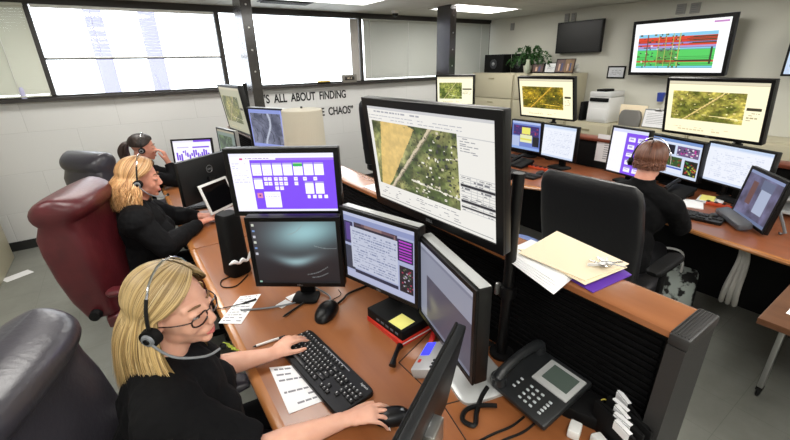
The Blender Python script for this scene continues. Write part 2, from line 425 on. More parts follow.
def ui_swoosh(nx=130, ny=104):
    yy, xx = np.mgrid[0:ny, 0:nx]; u = xx/nx; v = yy/ny
    base = np.array((36, 32, 36.))+0*u[..., None]
    g1 = np.exp(-((v-.12-.18*(1-u))/.26)**2)*np.exp(-((u-.62)/.42)**2)
    g2 = np.exp(-((v-.58-.06*np.sin((u-.25)*7))/.075)**2)*np.exp(-((u-.5)/.24)**2)
    g3 = np.exp(-(v/.3)**2)*.35
    c = base+np.array((104, 148, 150.))*g1[..., None]*.95+np.array((128, 170, 172.))*g2[..., None]*.8+np.array((74, 106, 110.))*g3[..., None]*(u**.5)[..., None]
    c += np.array((26, 22, 22.))*(((1-v)*(1-u))[..., None])
    for (u0, v0, u1, v1, k) in ((.42, .2, .62, .03, .04), (.6, .85, .86, .72, .03), (.66, .9, .86, .82, .02), (.72, .38, .98, .42, .02)):
        t = np.clip((u-u0)/(u1-u0), 0, 1); line = v0+(v1-v0)*t+k*np.sin(t*math.pi); m = (np.abs(v-line) < .007) & (u > u0) & (u < u1)
        c[m] = c[m]*.4+np.array((190, 204, 206.))*.6*.8
    for k in range(6): rect(c, .015, .04+.09*k, .045, .075+.09*k, [(210, 214, 200), (120, 150, 200), (200, 200, 210)][k % 3])
    rect(c, 0, .955, 1, 1, (26, 28, 34)); rect(c, .01, .96, .04, .99, (150, 190, 170)); return np.clip(c, 0, 255)
def ui_desk(nx=100, ny=96, s=1):
    c = canvas(nx, ny, (178, 186, 222)); rect(c, 0, 0, 1, .05, (200, 206, 236)); rect(c, 0, .05, 1, .12, (150, 160, 206))
    r = np.random.default_rng(s)
    rect(c, 0, .14, .14, .46, (52, 48, 92)); rect(c, .03, .16, .1, .42, (96, 70, 150)); rect(c, .16, .12, .78, .2, (64, 52, 70))
    for k in range(26): rect(c, .16+.6*r.random(), .125+.06*r.random(), .16+.6*r.random()+.02, .2, [(110, 80, 90), (40, 34, 54), (150, 120, 120)][k % 3])
    rect(c, .78, .16, .98, .46, (46, 34, 84))
    for k in range(7): rect(c, .8, .18+.04*k, .96, .198+.04*k, (196, 70, 214))
    rect(c, 0, .5, .14, .86, (60, 64, 84)); rect(c, .1, .2, .78, .82, (206, 212, 232)); textrows(c, .13, .24, .76, .8, 15, (140, 150, 184), 4, .75)
    rect(c, .8, .52, .98, .9, (38, 34, 44))
    for k in range(30): 
        u = .81+.15*r.random(); v = .54+.33*r.random(); rect(c, u, v, u+.02, v+.02, [(170, 60, 90), (90, 110, 80), (180, 170, 190)][k % 3])
    rect(c, .14, .84, .78, .9, (44, 48, 74)); rect(c, 0, .9, 1, 1, (188, 194, 226)); return c
def ui_grey(nx=90, ny=84):
    c = canvas(nx, ny, (148, 152, 170)); rect(c, 0, 0, 1, .06, (176, 180, 196)); rect(c, 0, .06, 1, .1, (128, 132, 152))
    yy, xx = np.mgrid[0:ny, 0:nx]; u = xx/nx; v = yy/ny
    m = (u > .14) & (v > .36); c[m] = (84, 82, 98)
    g = np.exp(-(((u-.28)/.1)**2+((v-.66)/.09)**2)); c += g[..., None]*np.array((44, 44, 20)); rect(c, 0, .95, 1, 1, (120, 124, 144)); return np.clip(c, 0, 255)
def ui_bigmap(nx=220, ny=140):
    c = canvas(nx, ny, (238, 236, 230)); rect(c, 0, 0, 1, .03, (206, 206, 208)); textrows(c, .01, .035, .5, .07, 1, (170, 170, 178), 1, .9); textrows(c, .01, .075, .8, .13, 2, (184, 184, 190), 2, .8)
    paste(c, aerial(150, 100, 11, houses=120), .035, .145, .765, .815)
    textrows(c, .78, .15, .9, .3, 8, (150, 150, 156), 5, .55); rect(c, .77, .16, 1, .165, (200, 200, 200))
    for k in range(14): rect(c, .775, .48+k*.024, .995, .483+k*.024, (200, 200, 200))
    for k in range(4): rect(c, .84+k*.04, .48, .843+k*.04, .8, (200, 200, 200))
    textrows(c, .78, .485, .98, .8, 13, (120, 120, 126), 6, .5)
    for v in (.56, .7, .755): rect(c, .775, v, .995, v+.02, (40, 40, 48))
    textrows(c, .04, .84, .76, .95, 5, (150, 150, 156), 7, .35); rect(c, .02, .965, .98, .97, (150, 150, 150)); return c
def ui_map(seed, tint, warm, bg=(246, 238, 206), nx=120, ny=80, box=(.05, .2, .83, .8), field=False):
    c = canvas(nx, ny, bg); rect(c, 0, 0, 1, .05, (214, 206, 180)); rect(c, 0, .05, 1, .055, (200, 190, 160))
    paste(c, aerial(90, 60, seed, tint, field, warm, houses=50), *box)
    rect(c, box[2]+.015, .43, .97, .48, (60, 54, 40)); textrows(c, box[2]+.02, .5, .96, .66, 4, (170, 160, 120), 5, .5); textrows(c, .04, .86, .7, .95, 2, (214, 202, 160), 3, .5); return c
def ui_callwork(nx=110, ny=72):
    c = canvas(nx, ny, (206, 218, 240)); rect(c, 0, 0, 1, .08, (120, 150, 206)); rect(c, 0, .08, 1, .13, (220, 226, 240)); r = np.random.default_rng(3)
    rect(c, .04, .15, .52, .4, (34, 34, 46)); rect(c, .14, .17, .3, .3, (150, 40, 50)); rect(c, .3, .3, .36, .38, (60, 90, 160))
    rect(c, .56, .15, .96, .42, (110, 90, 130))
    for k in range(40):
        u = .57+.36*r.random(); v = .16+.22*r.random(); rect(c, u, v, u+.03, v+.03, [(190, 60, 150), (230, 220, 230), (40, 40, 50)][k % 3])
    rect(c, .04, .47, .68, .74, (56, 84, 46))
    for k in range(40):
        u = .05+.6*r.random(); v = .48+.22*r.random(); rect(c, u, v, u+.035, v+.04, [(96, 130, 60), (40, 50, 30), (130, 60, 40)][k % 3])
    rect(c, .74, .5, .97, .92, (30, 34, 28))
    for k in range(30):
        u = .75+.2*r.random(); v = .52+.36*r.random(); rect(c, u, v, u+.03, v+.03, [(60, 130, 60), (160, 50, 40), (180, 180, 60)][k % 3])
    rect(c, .04, .76, .7, .8, (60, 90, 190)); rect(c, .04, .82, .7, .93, (224, 230, 244)); return c
def ui_list(nx=100, ny=66, seed=9):
    c = canvas(nx, ny, (228, 232, 242)); rect(c, 0, 0, 1, .07, (190, 206, 232)); rect(c, 0, .07, 1, .11, (214, 222, 238))
    textrows(c, .1, .17, .9, .86, 14, (206, 212, 228), seed, .55); rect(c, .0, .94, 1, 1, (196, 208, 232)); return c
def ui_yellow(nx=90, ny=84):
    c = canvas(nx, ny, (110, 130, 200)); rect(c, 0, 0, 1, .08, (176, 192, 232)); rect(c, .05, .14, .95, .5, (60, 50, 110)); r = np.random.default_rng(2)
    for k in range(40):
        u = .05+.85*r.random(); v = .15+.3*r.random(); rect(c, u, v, u+.05, v+.03, [(120, 50, 130), (50, 60, 140), (170, 60, 90)][k % 3])
    rect(c, .36, .2, .66, .44, (232, 228, 110)); rect(c, .3, .46, .72, .74, (226, 230, 180)); rect(c, .3, .6, .72, .66, (220, 216, 90)); rect(c, .74, .5, .97, .84, (30, 34, 40))
    rect(c, .0, .54, .28, .9, (176, 190, 226)); rect(c, .0, .9, 1, 1, (140, 170, 226)); return c
def ui_tvtable(nx=150, ny=90):
    c = canvas(nx, ny, (250, 250, 252)); r = np.random.default_rng(6); u0, u1, v0, v1 = .05, .9, .22, .9
    rows = [(130, 196, 226)]*2+[(214, 66, 40)]*3+[(150, 130, 196)]+[(214, 66, 40)]*1+[(170, 150, 206)]+[(130, 200, 226)]+[(84, 200, 96)]*6+[(198, 70, 44)]+[(84, 200, 96)]*2+[(120, 200, 220)]
    n = len(rows); h = (v1-v0)/n
    for k, col in enumerate(rows):
        v = v0+k*h; rect(c, u0, v, u1, v+h, col)
        rect(c, u0, v+h*.86, u1, v+h, tuple(x*.75 for x in col))
        for q in range(5):
            u = u0+.5*r.random(); rect(c, u, v+h*.2, u+.008+.02*r.random(), v+h*.85, [(60, 60, 40), (90, 100, 50), (230, 230, 220), (40, 60, 60)][r.integers(4)])
    for k, v in enumerate(np.arange(v0+2.2*h, v0+7*h, h*.5)):
        rect(c, .66-.03*(k % 3), v, u1, v+h*.26, (66, 62, 40)) if k < 8 else None
    for k in range(14): rect(c, .3, v0+(8.5+k*.62)*h, .5, v0+(8.5+k*.62+.36)*h, (88, 84, 44))
    for u in (.16, .29, .37, .45, .52): rect(c, u, v0, u+.012, v1-.02, (176, 180, 90) if u != .16 else (120, 60, 50))
    rect(c, .85, v0+8*h, .875, v1-2*h, (50, 60, 44)); rect(c, .5, v1-4.2*h, u1-.02, v1-3.4*h, (70, 60, 40)); rect(c, .84, .05, .98, .075, (190, 130, 190)); return c
def ui_tablet(nx=70, ny=60):
    c = canvas(nx, ny, (92, 98, 124)); n = fbm(nx, ny, 7, 21); c = np.array((62, 58, 76.))+(n[..., None])*np.array((90, 92, 120.))
    rect(c, 0, 0, 1, .07, (150, 164, 206)); rect(c, .5, .3, .78, .8, (186, 198, 226)); rect(c, .46, .1, .8, .3, (110, 120, 150)); rect(c, .2, .2, .36, .7, (120, 84, 80)); rect(c, 0, .93, 1, 1, (120, 134, 170)); return c
def ui_roads(nx=80, ny=90):
    n = fbm(nx, ny, 5, 3); yy, xx = np.mgrid[0:ny, 0:nx]; u = xx/nx; v = yy/ny
    c = np.array((108, 112, 134.))+(n[..., None]-.5)*np.array((120, 120, 120.))
    s = np.abs(((u+.25*np.sin(v*4+n*3))*6) % 1-.5) < .08; c[s] = (70, 74, 90); s = np.abs(u-.52-.1*np.sin(v*5)) < .03; c[s] = (190, 196, 214)
    rect(c, 0, 0, 1, .1, (146, 160, 226)); rect(c, 0, .9, 1, 1, (150, 162, 228)); rect(c, 0, 0, .04, 1, (150, 160, 230)); rect(c, .95, .0, 1, 1, (160, 170, 240)); return np.clip(c, 0, 255)

# ------------------------------------------------------------------ THE ROOM
XW, YW, XE, YS, CZ = -3.2, 5.5, 5.9, -3.4, 2.475
def rbox(name, lo, hi, m):
    c = [(a+b)/2 for a, b in zip(lo, hi)]; return struct(MB().box(c, [b-a for a, b in zip(lo, hi)]).build(name, m, None, False))
rbox('floor', (XW-.2, YS-.2, -.1), (XE+.2, YW+.2, 0), FLOORM)
rbox('ceiling', (XW-.2, YS-.2, CZ), (XE+.2, YW+.2, CZ+.1), CEILM)
rbox('wall_east', (XE, YS, 0), (XE+.15, YW+.15, CZ), PLAIN)
rbox('wall_south', (XW, YS-.15, 0), (XE, YS, CZ), PLAIN)
rbox('wall_west', (XW-.15, YS, 0), (XW, YW+.15, CZ), PLAIN)
SILL, TOP = 1.555, 2.405
rbox('wall_north', (XW, YW, 0), (XE, YW+.2, SILL-.035), BLOCK)
rbox('trim_1', (XW, YW-.01, 2.43), (XE, YW+.2, CZ), BRONZE)
rbox('baseboard_north', (XW, YW-.012, 0), (XE, YW, .1), mat('black_vinyl_base', (30, 30, 30), .5))
rbox('baseboard_east', (XE-.012, YS, 0), (XE, YW, .1), MATS['black_vinyl_base'])
rbox('trim_2', (XW, YW-.085, SILL-.04), (XE, YW+.2, SILL-.008), BRONZE)
wins = [(-3.15, -.5), (-.5, 1.225), (1.225, 3.18), (3.18, 5.875)]
def window(n, x0, x1, rail=False):
    f = MB(); w = .026; y = YW+.02
    f.box(((x0+x1)/2, y, TOP+.015), (x1-x0, .07, .035)).box(((x0+x1)/2, y, SILL+.002), (x1-x0, .07, .02))
    f.box((x0+w/2, y, (SILL+TOP)/2), (w, .07, TOP-SILL)).box((x1-w/2, y, (SILL+TOP)/2), (w, .07, TOP-SILL))
    if rail: f.box(((x0+x1)/2, y+.03, SILL+.36), (x1-x0-.05, .03, .022))
    o = struct(f.build('window_%d' % n, BRONZE, None, False))
    MB().box(((x0+x1)/2, YW+.08, (SILL+TOP)/2), (x1-x0-.04, .006, TOP-SILL)).build('glass', GLASS, o, False)
for i, (a, b) in enumerate(wins): window(i+1, a, b, i == 1)

BLINDG = mat('grey_white_blind_slat', (176, 178, 172), .5)
def blind(label, x0, x1, z0, z1, ang, m, cords, pitch=.024, group=None, y=YW-.03):
    root = thing('venetian_blind', label, 'blind', ((x0+x1)/2, y, z0), 0, group); w = x1-x0; h = z1-z0
    MB().box((0, 0, h-.014), (w, .03, .028), .003).build('head_rail', m, root)
    s = MB(); n = int((h-.045)/pitch)
    for k in range(n): s.box((0, 0, h-.04-k*pitch), (w-.006, .025, .0012), rot=Matrix.Rotation(R(ang), 3, 'X'))
    s.build('slats', m, root, False)
    MB().box((0, 0, .008), (w-.004, .024, .014), .003).build('bottom_rail', m, root)
    for cx in cords: MB().cyl((cx-(x0+x1)/2, -.018, .01), (cx-(x0+x1)/2, -.018, h-.02), .003, seg=6).build('ladder_cord', WHITE, root)
blind('closed beige blind on the leftmost window above the spray bottle', -2.9, -.51, SILL+.004, TOP, 74, BLIND, (-.75, -1.6, -2.4))
blind('white blind with open slats over the window with a middle rail', -.46, 1.19, SILL+.36, TOP-.005, 8, BLINDW, (0.0, .7), pitch=.03)
blind('pale blind closed behind the dark column, right of the grey window sign', 3.215, 4.74, SILL+.004, TOP, 76, BLINDG, (3.32, 4.02))
blind('narrow pale blind between dark column and room corner', 4.75, 5.85, SILL+.004, TOP, 76, BLINDG, (4.95, 5.62))
# drawn-aside end of the roller at the second window
tag(MB().box((3.07, YW-.02, (SILL+TOP)/2), (.13, .02, TOP-SILL-.02), .004).build('curtain_panel', mat('grey_pleated_fabric', (176, 172, 168), .8, bump=((60, 1, 1), .4)), None), 'narrow grey fabric panel hanging at the right end of the bright window', 'curtain')
# building piers seen through the open blind
for k, x in enumerate((.03, .79)):
    tag(MB().box((x, YW+3.2, 1.9), (.25, .25, 3.8), .02).build('outdoor_pier', mat('lilac_grey_concrete', (118, 116, 140), .8), None), ('left' if k == 0 else 'right')+' one of two pale grey piers outside the window with open slats', 'pier')
# columns
def column(x, y, label, n):
    o = MB().box((0, 0, CZ/2), (.105, .26, CZ)).build('steel_column', mat('dark_column_paint', (40, 34, 33), .22, coat=.8), None, False)
    o.location = (x, y, 0); struct(o, label, 'column')
    b = MB()
    for z in (1.75, 1.95, 2.15, 2.35): b.cyl((0, -.131, z), (0, -.136, z), .009, seg=10)
    b.build('bolt_heads', STEEL, o)
column(1.24, 4.42, 'dark steel column in front of the bright windows', 1)
column(3.84, 4.36, 'dark steel column beside the closed blinds', 2)

# ceiling fittings
def troffer(x, y, label, grp=None, w=1.2, d=.6):
    r = thing('ceiling_light', label, 'ceiling light', (x, y, CZ), 0, grp)
    f = MB()
    for s in (-1, 1): f.box((0, s*(d/2-.012), -.006), (w, .024, .012)); f.box((s*(w/2-.012), 0, -.0061), (.024, d-.048, .0118))
    f.build('frame', WHITE, r, False)
    MB().box((0, 0, -.004), (w-.05, d-.05, .007)).build('diffuser', DIFFUSER, r, False)
troffer(2.2, 4.4, 'lit ceiling panel in front of the brightest window, beside the black air vent')
troffer(4.4, 4.4, 'lit ceiling panel beside the dark column near the room corner')
for x in (-1.6, .1, 2.2, 4.4):
    for y in (2.1, -.3, -2.4): troffer(x, y, 'lit ceiling panel over the work stations, above the picture', 'ceiling lights out of view')
troffer(0, 4.4, 'lit ceiling panel near the left windows, above the picture'); 
def lamp(x, y, e, sx=1.1, sy=.5):
    l = bpy.data.lights.new('panel_glow', 'AREA'); l.shape = 'RECTANGLE'; l.size = sx; l.size_y = sy; l.energy = e; l.color = (1, .975, .93)
    o = bpy.data.objects.new('panel_glow', l); COL.objects.link(o); o.location = (x, y, CZ-.03)
for x in (-1.6, .1, 2.2, 4.4):
    for y in (4.4, 2.1, -.3, -2.4):
        if not (x < -1 and y > 4): lamp(x, y, 15)
v = thing('air_vent', 'black slotted air vent in the ceiling above the bright window', 'vent', (1.86, 4.86, CZ))
MB().box((0, 0, -.005), (.6, .2, .01), .002).build('grille_frame', BLACKM, v)
s = MB()
for k in range(7): s.box((0, -.075+k*.025, -.014), (.54, .004, .012))
s.build('louvres', BRONZE, v, False)
v = thing('security_camera', 'small white dome camera under the ceiling near the closed blind', 'camera', (3.5, 5.05, CZ))
MB().cyl((0, 0, 0), (0, 0, -.035), .055, .05, 20).build('mount', WHITE, v)
MB().ell((0, 0, -.04), (.042, .042, .04)).build('dome', GLOSSB, v)
# wall lettering
for s_, x, z, sz, xs in (('“IT\'S  ALL  ABOUT  FINDING', 1.52, 1.335, .155, .83), ('THE  CALM  IN  THE  CHAOS”', 1.52, 1.105, .155, .86)):
    t = textmesh(s_, sz, .003, xs, 'wall_lettering', bold=.0035); w = max(v.co.x for v in t.data.vertices)
    x1 = 2.88 if 'IT' in s_ and 'FIND' in s_ else 2.99; k = (x1-1.52)/w
    for v_ in t.data.vertices: v_.co.x *= k
    t.location = (x, YW-.002, z); t.rotation_euler = (R(90), 0, 0)
    tag(t, 'black capital lettering '+('reading IT\'S ALL ABOUT FINDING' if 'FIND' in s_ else 'ending in CHAOS')+' on the white block wall', 'wall lettering')
# on the sill
b = thing('spray_bottle', 'blue and white spray bottle on the window sill at the far left', 'bottle', (-.73, YW-.02, SILL-.008))
MB().loft([((0, 0, 0), (1, 0, 0), (0, 1, 0), .022, .016, 3), ((0, 0, .09), (1, 0, 0), (0, 1, 0), .022, .016, 3), ((0, 0, .12), (1, 0, 0), (0, 1, 0), .009, .009, 2)], 20).build('bottle_body', mat('lilac_white_bottle', (186, 184, 220), .3), b)
MB().box((-.008, 0, .14), (.04, .014, .03), .004).box((-.03, 0, .12), (.008, .01, .03), .002).build('trigger_head', mat('light_blue_plastic', (70, 150, 210), .35), b)
b = thing('desk_sign', 'small grey framed sign on the window sill at the right end of the bright window', 'sign', (2.93, YW-.05, SILL-.008))
MB().box((0, 0, .055), (.24, .025, .11), .004).build('sign_body', mat('grey_sign', (120, 116, 108), .5), b)
MB().box((0, -.0135, .06), (.16, .004, .05), .001).build('sign_plate', BRONZE, b)
t = textmesh('911', .035, .001, 1.6, 'sign_lettering', CREAM, b, 'CENTER'); t.rotation_euler = (R(90), 0, 0); t.location = (0, -.0165, .047)
b = thing('level_tool', 'small black and yellow stapler lying on the window sill', 'tool', (2.52, YW-.05, SILL-.008))
MB().box((0, 0, .012), (.2, .03, .024), .004).build('tool_body', BLACKM, b)
MB().box((0, 0, .033), (.19, .028, .018), .004).build('tool_top', mat('yellow_tool_plastic', (206, 172, 50), .5), b)

# ------------------------------------------------------------------ CONSOLES
# left run: worktop pieces, one per station
def desk(label, pts, m, edge_m, x0, y0, y1, name='worktop', facing=-1):
    r = thing(name, label, 'desk', (x0, (y0+y1)/2, 0))
    def loc(p): return (p[0]-x0, p[1]-(y0+y1)/2)
    MB().poly([loc(p) for p in pts], .728, .76, .004).build('top', m, r)
    return r
D1 = desk('cherry wood worktop in front of the blonde woman with glasses', [(.205, .3), (.205, 2.515), (1.03, 2.515), (1.03, .3)], WOOD, WOODEDGE, .6, .3, 2.515)
MB().loft([((.2-.6, y-1.4075, .742), (1, 0, 0), (0, 0, 1), .026, .0185, 2.6) for y in (.3, 2.515)], 20).build('bullnose_edge', WOODEDGE, D1)
sm = MB()
for p0, p1 in (((.9, 1.05), (.655, .965)), ((.655, .965), (.66, .72)), ((.66, .72), (.6, .45)), ((.66, .72), (1.03, .6))):
    a = V((p0[0]-.6, p0[1]-1.4075, .7602)); b = V((p1[0]-.6, p1[1]-1.4075, .7602)); sm.cyl(a, b, .0022, seg=6)
sm.build('seam', SEAM, D1)
MB().box((.36, 0, .36), (.06, 2.18, .72)).build('modesty_panel', BLACKM, D1)
D2 = desk('cherry wood worktop shared by the two women in the background', [(.205, 2.525), (.205, 5.0), (1.03, 5.0), (1.03, 2.525)], WOOD, WOODEDGE, .6, 2.525, 5.0)
MB().loft([((.2-.6, y-3.7625, .742), (1, 0, 0), (0, 0, 1), .026, .0185, 2.6) for y in (2.525, 5.0)], 20).build('bullnose_edge', WOODEDGE, D2)
MB().box((.36, 0, .36), (.06, 2.4, .72)).build('modesty_panel', BLACKM, D2)

P = thing('console_partition', 'tall black slatted console partition with a cherry wood cap ending beside the desk phone', 'partition', (1.12, .255, 0))
L = 4.75
MB().box((0, L/2+.02, .55), (.09, L, 1.1)).build('core_panel', BLACKM, P, False)
s = MB()
for k in range(14): s.box((-.05, L/2+.03, .79+k*.0225), (.012, L-.04, .017), .003, seg=1)
s.build('slats', SLAT, P)
MB().loft([((0, y, 1.137), (1, 0, 0), (0, 0, 1), .0835, .0165, 5) for y in (.032, L+.02)], 28).build('wood_cap', mat('partition_cap_wood', (162, 106, 68), .24, noise=((12, 1.2, 12), .22, (138, 84, 52)), coat=.5), P)
e = MB().poly([(-.1, -.012), (.085, -.012), (.085, .03), (-.1, .03)], 0, 1.12)
for v_ in e.bm.verts:
    if v_.co.z < .5 and v_.co.x < 0: v_.co.x = -.16
e.build('end_panel', CHARC, P, False)
c = MB().box((-.006, .008, 1.137), (.186, .048, .034), .006)
for k in range(6): c.box((-.006, -.008+k*.0075, 1.1545), (.17, .003, .003))
c.build('ribbed_end_cap', CHARC, P)

# right run
pts = [(2.80, -1.2), (2.80, .2), (2.87, .69), (2.95, 1.13), (2.985, 1.5), (2.985, 1.86), (2.86, 2.12), (2.8, 2.4), (2.8, 4.1), (3.9, 4.1), (3.9, -1.2)]
D3 = desk('long cherry wood worktop of the right console row', pts, WOOD2, WOODEDGE, 3.35, -1.2, 4.1)
e = MB(); e.tube([(p[0]-3.35, p[1]-1.45, .744) for p in pts[:9]], .0165, 8, smooth=False); e.build('bullnose_edge', WOODEDGE, D3)
MB().box((.28, 0, .36), (.05, 5.2, .72)).build('modesty_panel', BLACKM, D3)
for y in (-1.1, 1.9, 4.05): MB().box((0, y-1.45, .36), (.9, .03, .72)).build('side_panel', BLACKM, D3)
P2 = thing('console_partition', 'black console partition with reddish wood cap behind the right row of screens', 'partition', (4.0, 1.45, 0))
MB().box((0, 0, .51), (.1, 5.2, 1.02)).build('core_panel', BLACKM, P2, False)
MB().box((0, 0, 1.036), (.17, 5.2, .03), .008).build('wood_cap', mat('partition_cap_wood_red', (112, 56, 38), .35), P2)
# corner table lower right
T = thing('side_table', 'dark walnut side table on a caster leg at the right edge', 'table', (2.6, -.3, 0))
MB().box((0, .02, .745), (1.1, 1.14, .03), .004).build('table_top', WALNUT, T)
MB().box((.15, .38, .6), (.5, .3, .24), .01).build('under_shelf', BLACKM, T)
for yy in (.56, -.5):
    lg = MB().box((.03, yy, .37), (.045, .025, .6), .004).box((.03, yy, .7), (.06, .05, .06), .004).build('leg', STEEL, T)
    MB().ell((.03, yy, .032), (.032, .012, .032)).cyl((.03, yy, .03), (.03, yy, .075), .01).box((.03, yy, .06), (.05, .03, .02), .004).build('caster', BLACK, lg)
tag(MB().box((0, 0, 0), (.3, .22, .0012)).build('paper_sheet', PAPER, None, False), 'white sheet lying on the walnut side table', 'paper').location = (2.33, .12, .7608)

# cabinets along the east wall
def cabinet(label, y0, y1, h, rows, name='filing_cabinet', grp=None, x0=5.45, x1=5.885, tagged=False):
    r = thing(name, label, 'cabinet', ((x0+x1)/2, (y0+y1)/2, 0), 0, grp); w = y1-y0; hd = x1-x0
    MB().box((.01, 0, h/2), (hd-.02, w-.004, h), .004).build('cabinet_body', BEIGE, r)
    dh = (h-.06)/rows
    for k in range(rows):
        z = .04+dh*(k+.5)
        d = MB().box((-hd/2+.004, 0, z), (.022, w-.03, dh-.012), .004).build('drawer', BEIGE, r)
        MB().box((-hd/2-.01, 0, z+dh*.32), (.014, .12, .022), .004).build('handle', BEIGE2, d)
        if tagged and k == rows-2: MB().box((-hd/2-.009, -.3, z+dh*.2), (.002, .12, .07)).build('card_label', PAPER, d, False)
    return r
cabinet('tall beige lateral file in the room corner under the left speaker', 4.51, 5.46, 1.605, 4)
cabinet('tall beige lateral file under the plant and picture frames', 3.5, 4.5, 1.605, 4, tagged=True)
cabinet('low beige lateral file under the printer', 2.82, 3.49, .965, 2, 'low_cabinet')
cabinet('low beige lateral file under the mesh organizer and clipboard', 1.9, 2.81, .965, 2, 'low_cabinet')
cabinet('low beige lateral file below the biggest wall screen', .95, 1.89, .965, 2, 'low_cabinet')
cabinet('beige metal cabinet against the block wall at the far left', 4.4, 5.3, 1.3, 3, 'metal_cabinet', None, -1.68, -1.225)
# ------------------------------------------------------------------ MONITORS
def arm_pole(root_c, px, py, ztop, zclamp, name_label, ref, zb=.76, r=.019):
    a = thing('monitor_pole', name_label, 'monitor stand', (px, py, zb))
    MB().cyl((0, 0, 0), (0, 0, .012), .045, seg=24).build('base_flange', BLACKM, a)
    MB().cyl((0, 0, .01), (0, 0, ztop-zb), r, seg=20).build('pole', BLACK, a)
    MB().cyl((0, 0, zclamp-zb-.02), (0, 0, zclamp-zb+.02), r+.012, seg=20).build('clamp_collar', BLACK, a)
    MB().box((-.03, .02, zclamp-zb+.01), (.02, .012, .045), .003).build('clamp_lever', STEEL, a)
    d = V(root_c)-V((px, py, zb))
    MB().tube([(0, 0, d.z), (d.x*.5, d.y*.5, d.z), (d.x, d.y, d.z)], .014, 8).build('arm', BLACK, a)
    return a
DUAL = 'screens'
mon_big = monitor('largest foreground monitor showing an aerial map, beside the paper folders', (.849, 1.061, 1.456), 182.6, -7.5, .69, .45, ui_bigmap(), .03, .034, stand='arm', chin=.004, gain=.95, hub=.02)
arm_pole((.93, 1.061, 1.456), 1.0, .775, 1.47, 1.04, 'black steel pole and arm carrying the largest map monitor', None)
monitor('wide monitor with purple call screen directly above the dark one', (.525, 1.622, 1.33), 233, -2, .49, .305, ui_purple(), .022, .04, stand='arm', logo=False, gain=1.15)
arm_pole((.549, 1.654, 1.33), .6, 1.722, 1.345, 1.0, 'black pole behind the purple call screen and the dark wallpaper screen', None, r=.016)
monitor('square monitor with dark teal swirl wallpaper under the purple screen', (.507, 1.53, 1.035), 233, -.7, .41, .34, ui_swoosh(), .02, .045, gain=.9, foot=(.1, .12))
monitor('square monitor with pale blue document windows between dark wallpaper and grey screen', (.733, 1.214, 1.083), 195.5, -.4, .41, .34, ui_desk(), .018, .045, topstrip=SILVER, gain=.8, foot=(.14, .16))
monitor('silver edged square monitor with plain grey window, left of the black pole', (.757, .841, 1.046), 165.4, -1, .41, .34, ui_grey(), .018, .05, topstrip=SILVER, gain=.8, foot=(.2, .22), neckm=SILVER, footoff=(-.02, .07))
monitor('monitor seen from behind at the bottom centre beside the hand on the mouse', (.423, .549, 1.002), 120, 9, .44, .3, ui_list(60, 40, 3), .018, .028, stand='foot', backlogo=-.01, side=SATIN, hub=0, neckm=STEEL, foot=(.16, .2))
# station of the women in the background
monitor('black monitor seen from behind, in front of the strawberry blonde woman', (.44, 3.08, 1.06), 122, 0, .5, .31, ui_list(50, 30, 4), .018, .03, stand='foot', side=SATIN, hub=0, backlogo=.06, foot=(.1, .14))
monitor('small wide monitor with purple chart beside the dark haired woman', (.608, 4.95, .925), 245, 8, .44, .275, ui_small_purple(), .02, .035, gain=1.1, foot=(.14, .18), logo=False)
monitor('tall leaning map monitor beside the near dark column', (.936, 4.131, 1.415), 182.7, -6.8, .69, .45, ui_map(31, (1.0, .98, .9), 0, (190, 188, 160)), .02, .05, stand='arm', gain=.75)
arm_pole((1.0, 4.131, 1.415), 1.0, 3.84, 1.66, 1.04, 'black steel pole carrying the leaning map monitor of the background station', None)
monitor('blue framed street map monitor left of the cream lampshade', (1.0, 3.353, 1.312), 205, -2, .41, .34, ui_roads(), .014, .045, stand='arm', side=SILVER, gain=.9)
arm_pole((1.05, 3.376, 1.312), 1.12, 3.41, 1.33, 1.22, 'short black pole on the partition carrying the blue framed street map monitor', None, zb=1.1536, r=.014)
monitor('small greenish monitor half hidden behind the black monitor back', (.86, 4.32, 1.045), 190, 0, .45, .34, ui_map(7, (.7, .9, .86), 0, (150, 170, 160), 60, 44), .016, .04, gain=.55, side=SILVER)
t = thing('tablet', 'white framed tablet leaning in front of the black monitor back', 'tablet', (.475, 2.985, .76), R(308))
T_ = Matrix.Translation((0, 0, .175)) @ Matrix.Rotation(-R(18), 4, 'Y')
MB().box((-.006, 0, 0), (.012, .28, .22), .004).xf(T_).build('tablet_frame', WHITE, t)
MB().box((.001, 0, 0), (.002, .245, .185)).xf(T_).build('glass', GLOSSB, t)
MB().box((.0, 0, .006), (.09, .12, .012), .004).build('stand_base', BLACKM, t)
MB().box((-.02, 0, .07), (.012, .03, .13), .004, rot=Matrix.Rotation(R(-8), 3, 'Y')).build('stand_neck', BLACKM, t)
# right console
monitor('big monitor with pale yellow aerial map above the right hand woman', (3.749, 1.189, 1.419), 169.7, -10.4, .72, .451, ui_map(41, (1.02, 1.0, .8), .4, (250, 242, 206), box=(.06, .19, .82, .74)), .022, .05, stand='arm', gain=1.1)
arm_pole((3.81, 1.18, 1.419), 3.87, 1.0, 1.43, 1.15, 'black pole carrying the pale yellow map monitor over the right hand woman', None)
monitor('monitor with call lists and green map strip in front of the right hand woman', (3.78, 1.381, 1.009), 160.3, -4, .51, .33, ui_callwork(), .016, .045, gain=1.0, foot=(.12, .2), logo=False)
monitor('wide monitor with white list, behind the tilted touch screen', (3.67, .924, 1.03), 158.5, 0, .48, .31, ui_list(), .014, .045, gain=1.05, foot=(.14, .2), logo=False)
monitor('upright monitor with white and purple panes left of the red haired head', (3.564, 1.659, 1.039), 169, 1, .36, .41, ui_rpurple(), .016, .045, gain=1.1, foot=(.14, .2), logo=False)
rt = monitor('tilted touch screen on the wood desk at the right edge', (3.248, .66, .945), 129.3, 7.3, .41, .34, ui_tablet(), .02, .03, gain=.75, stand='none', logo=False)
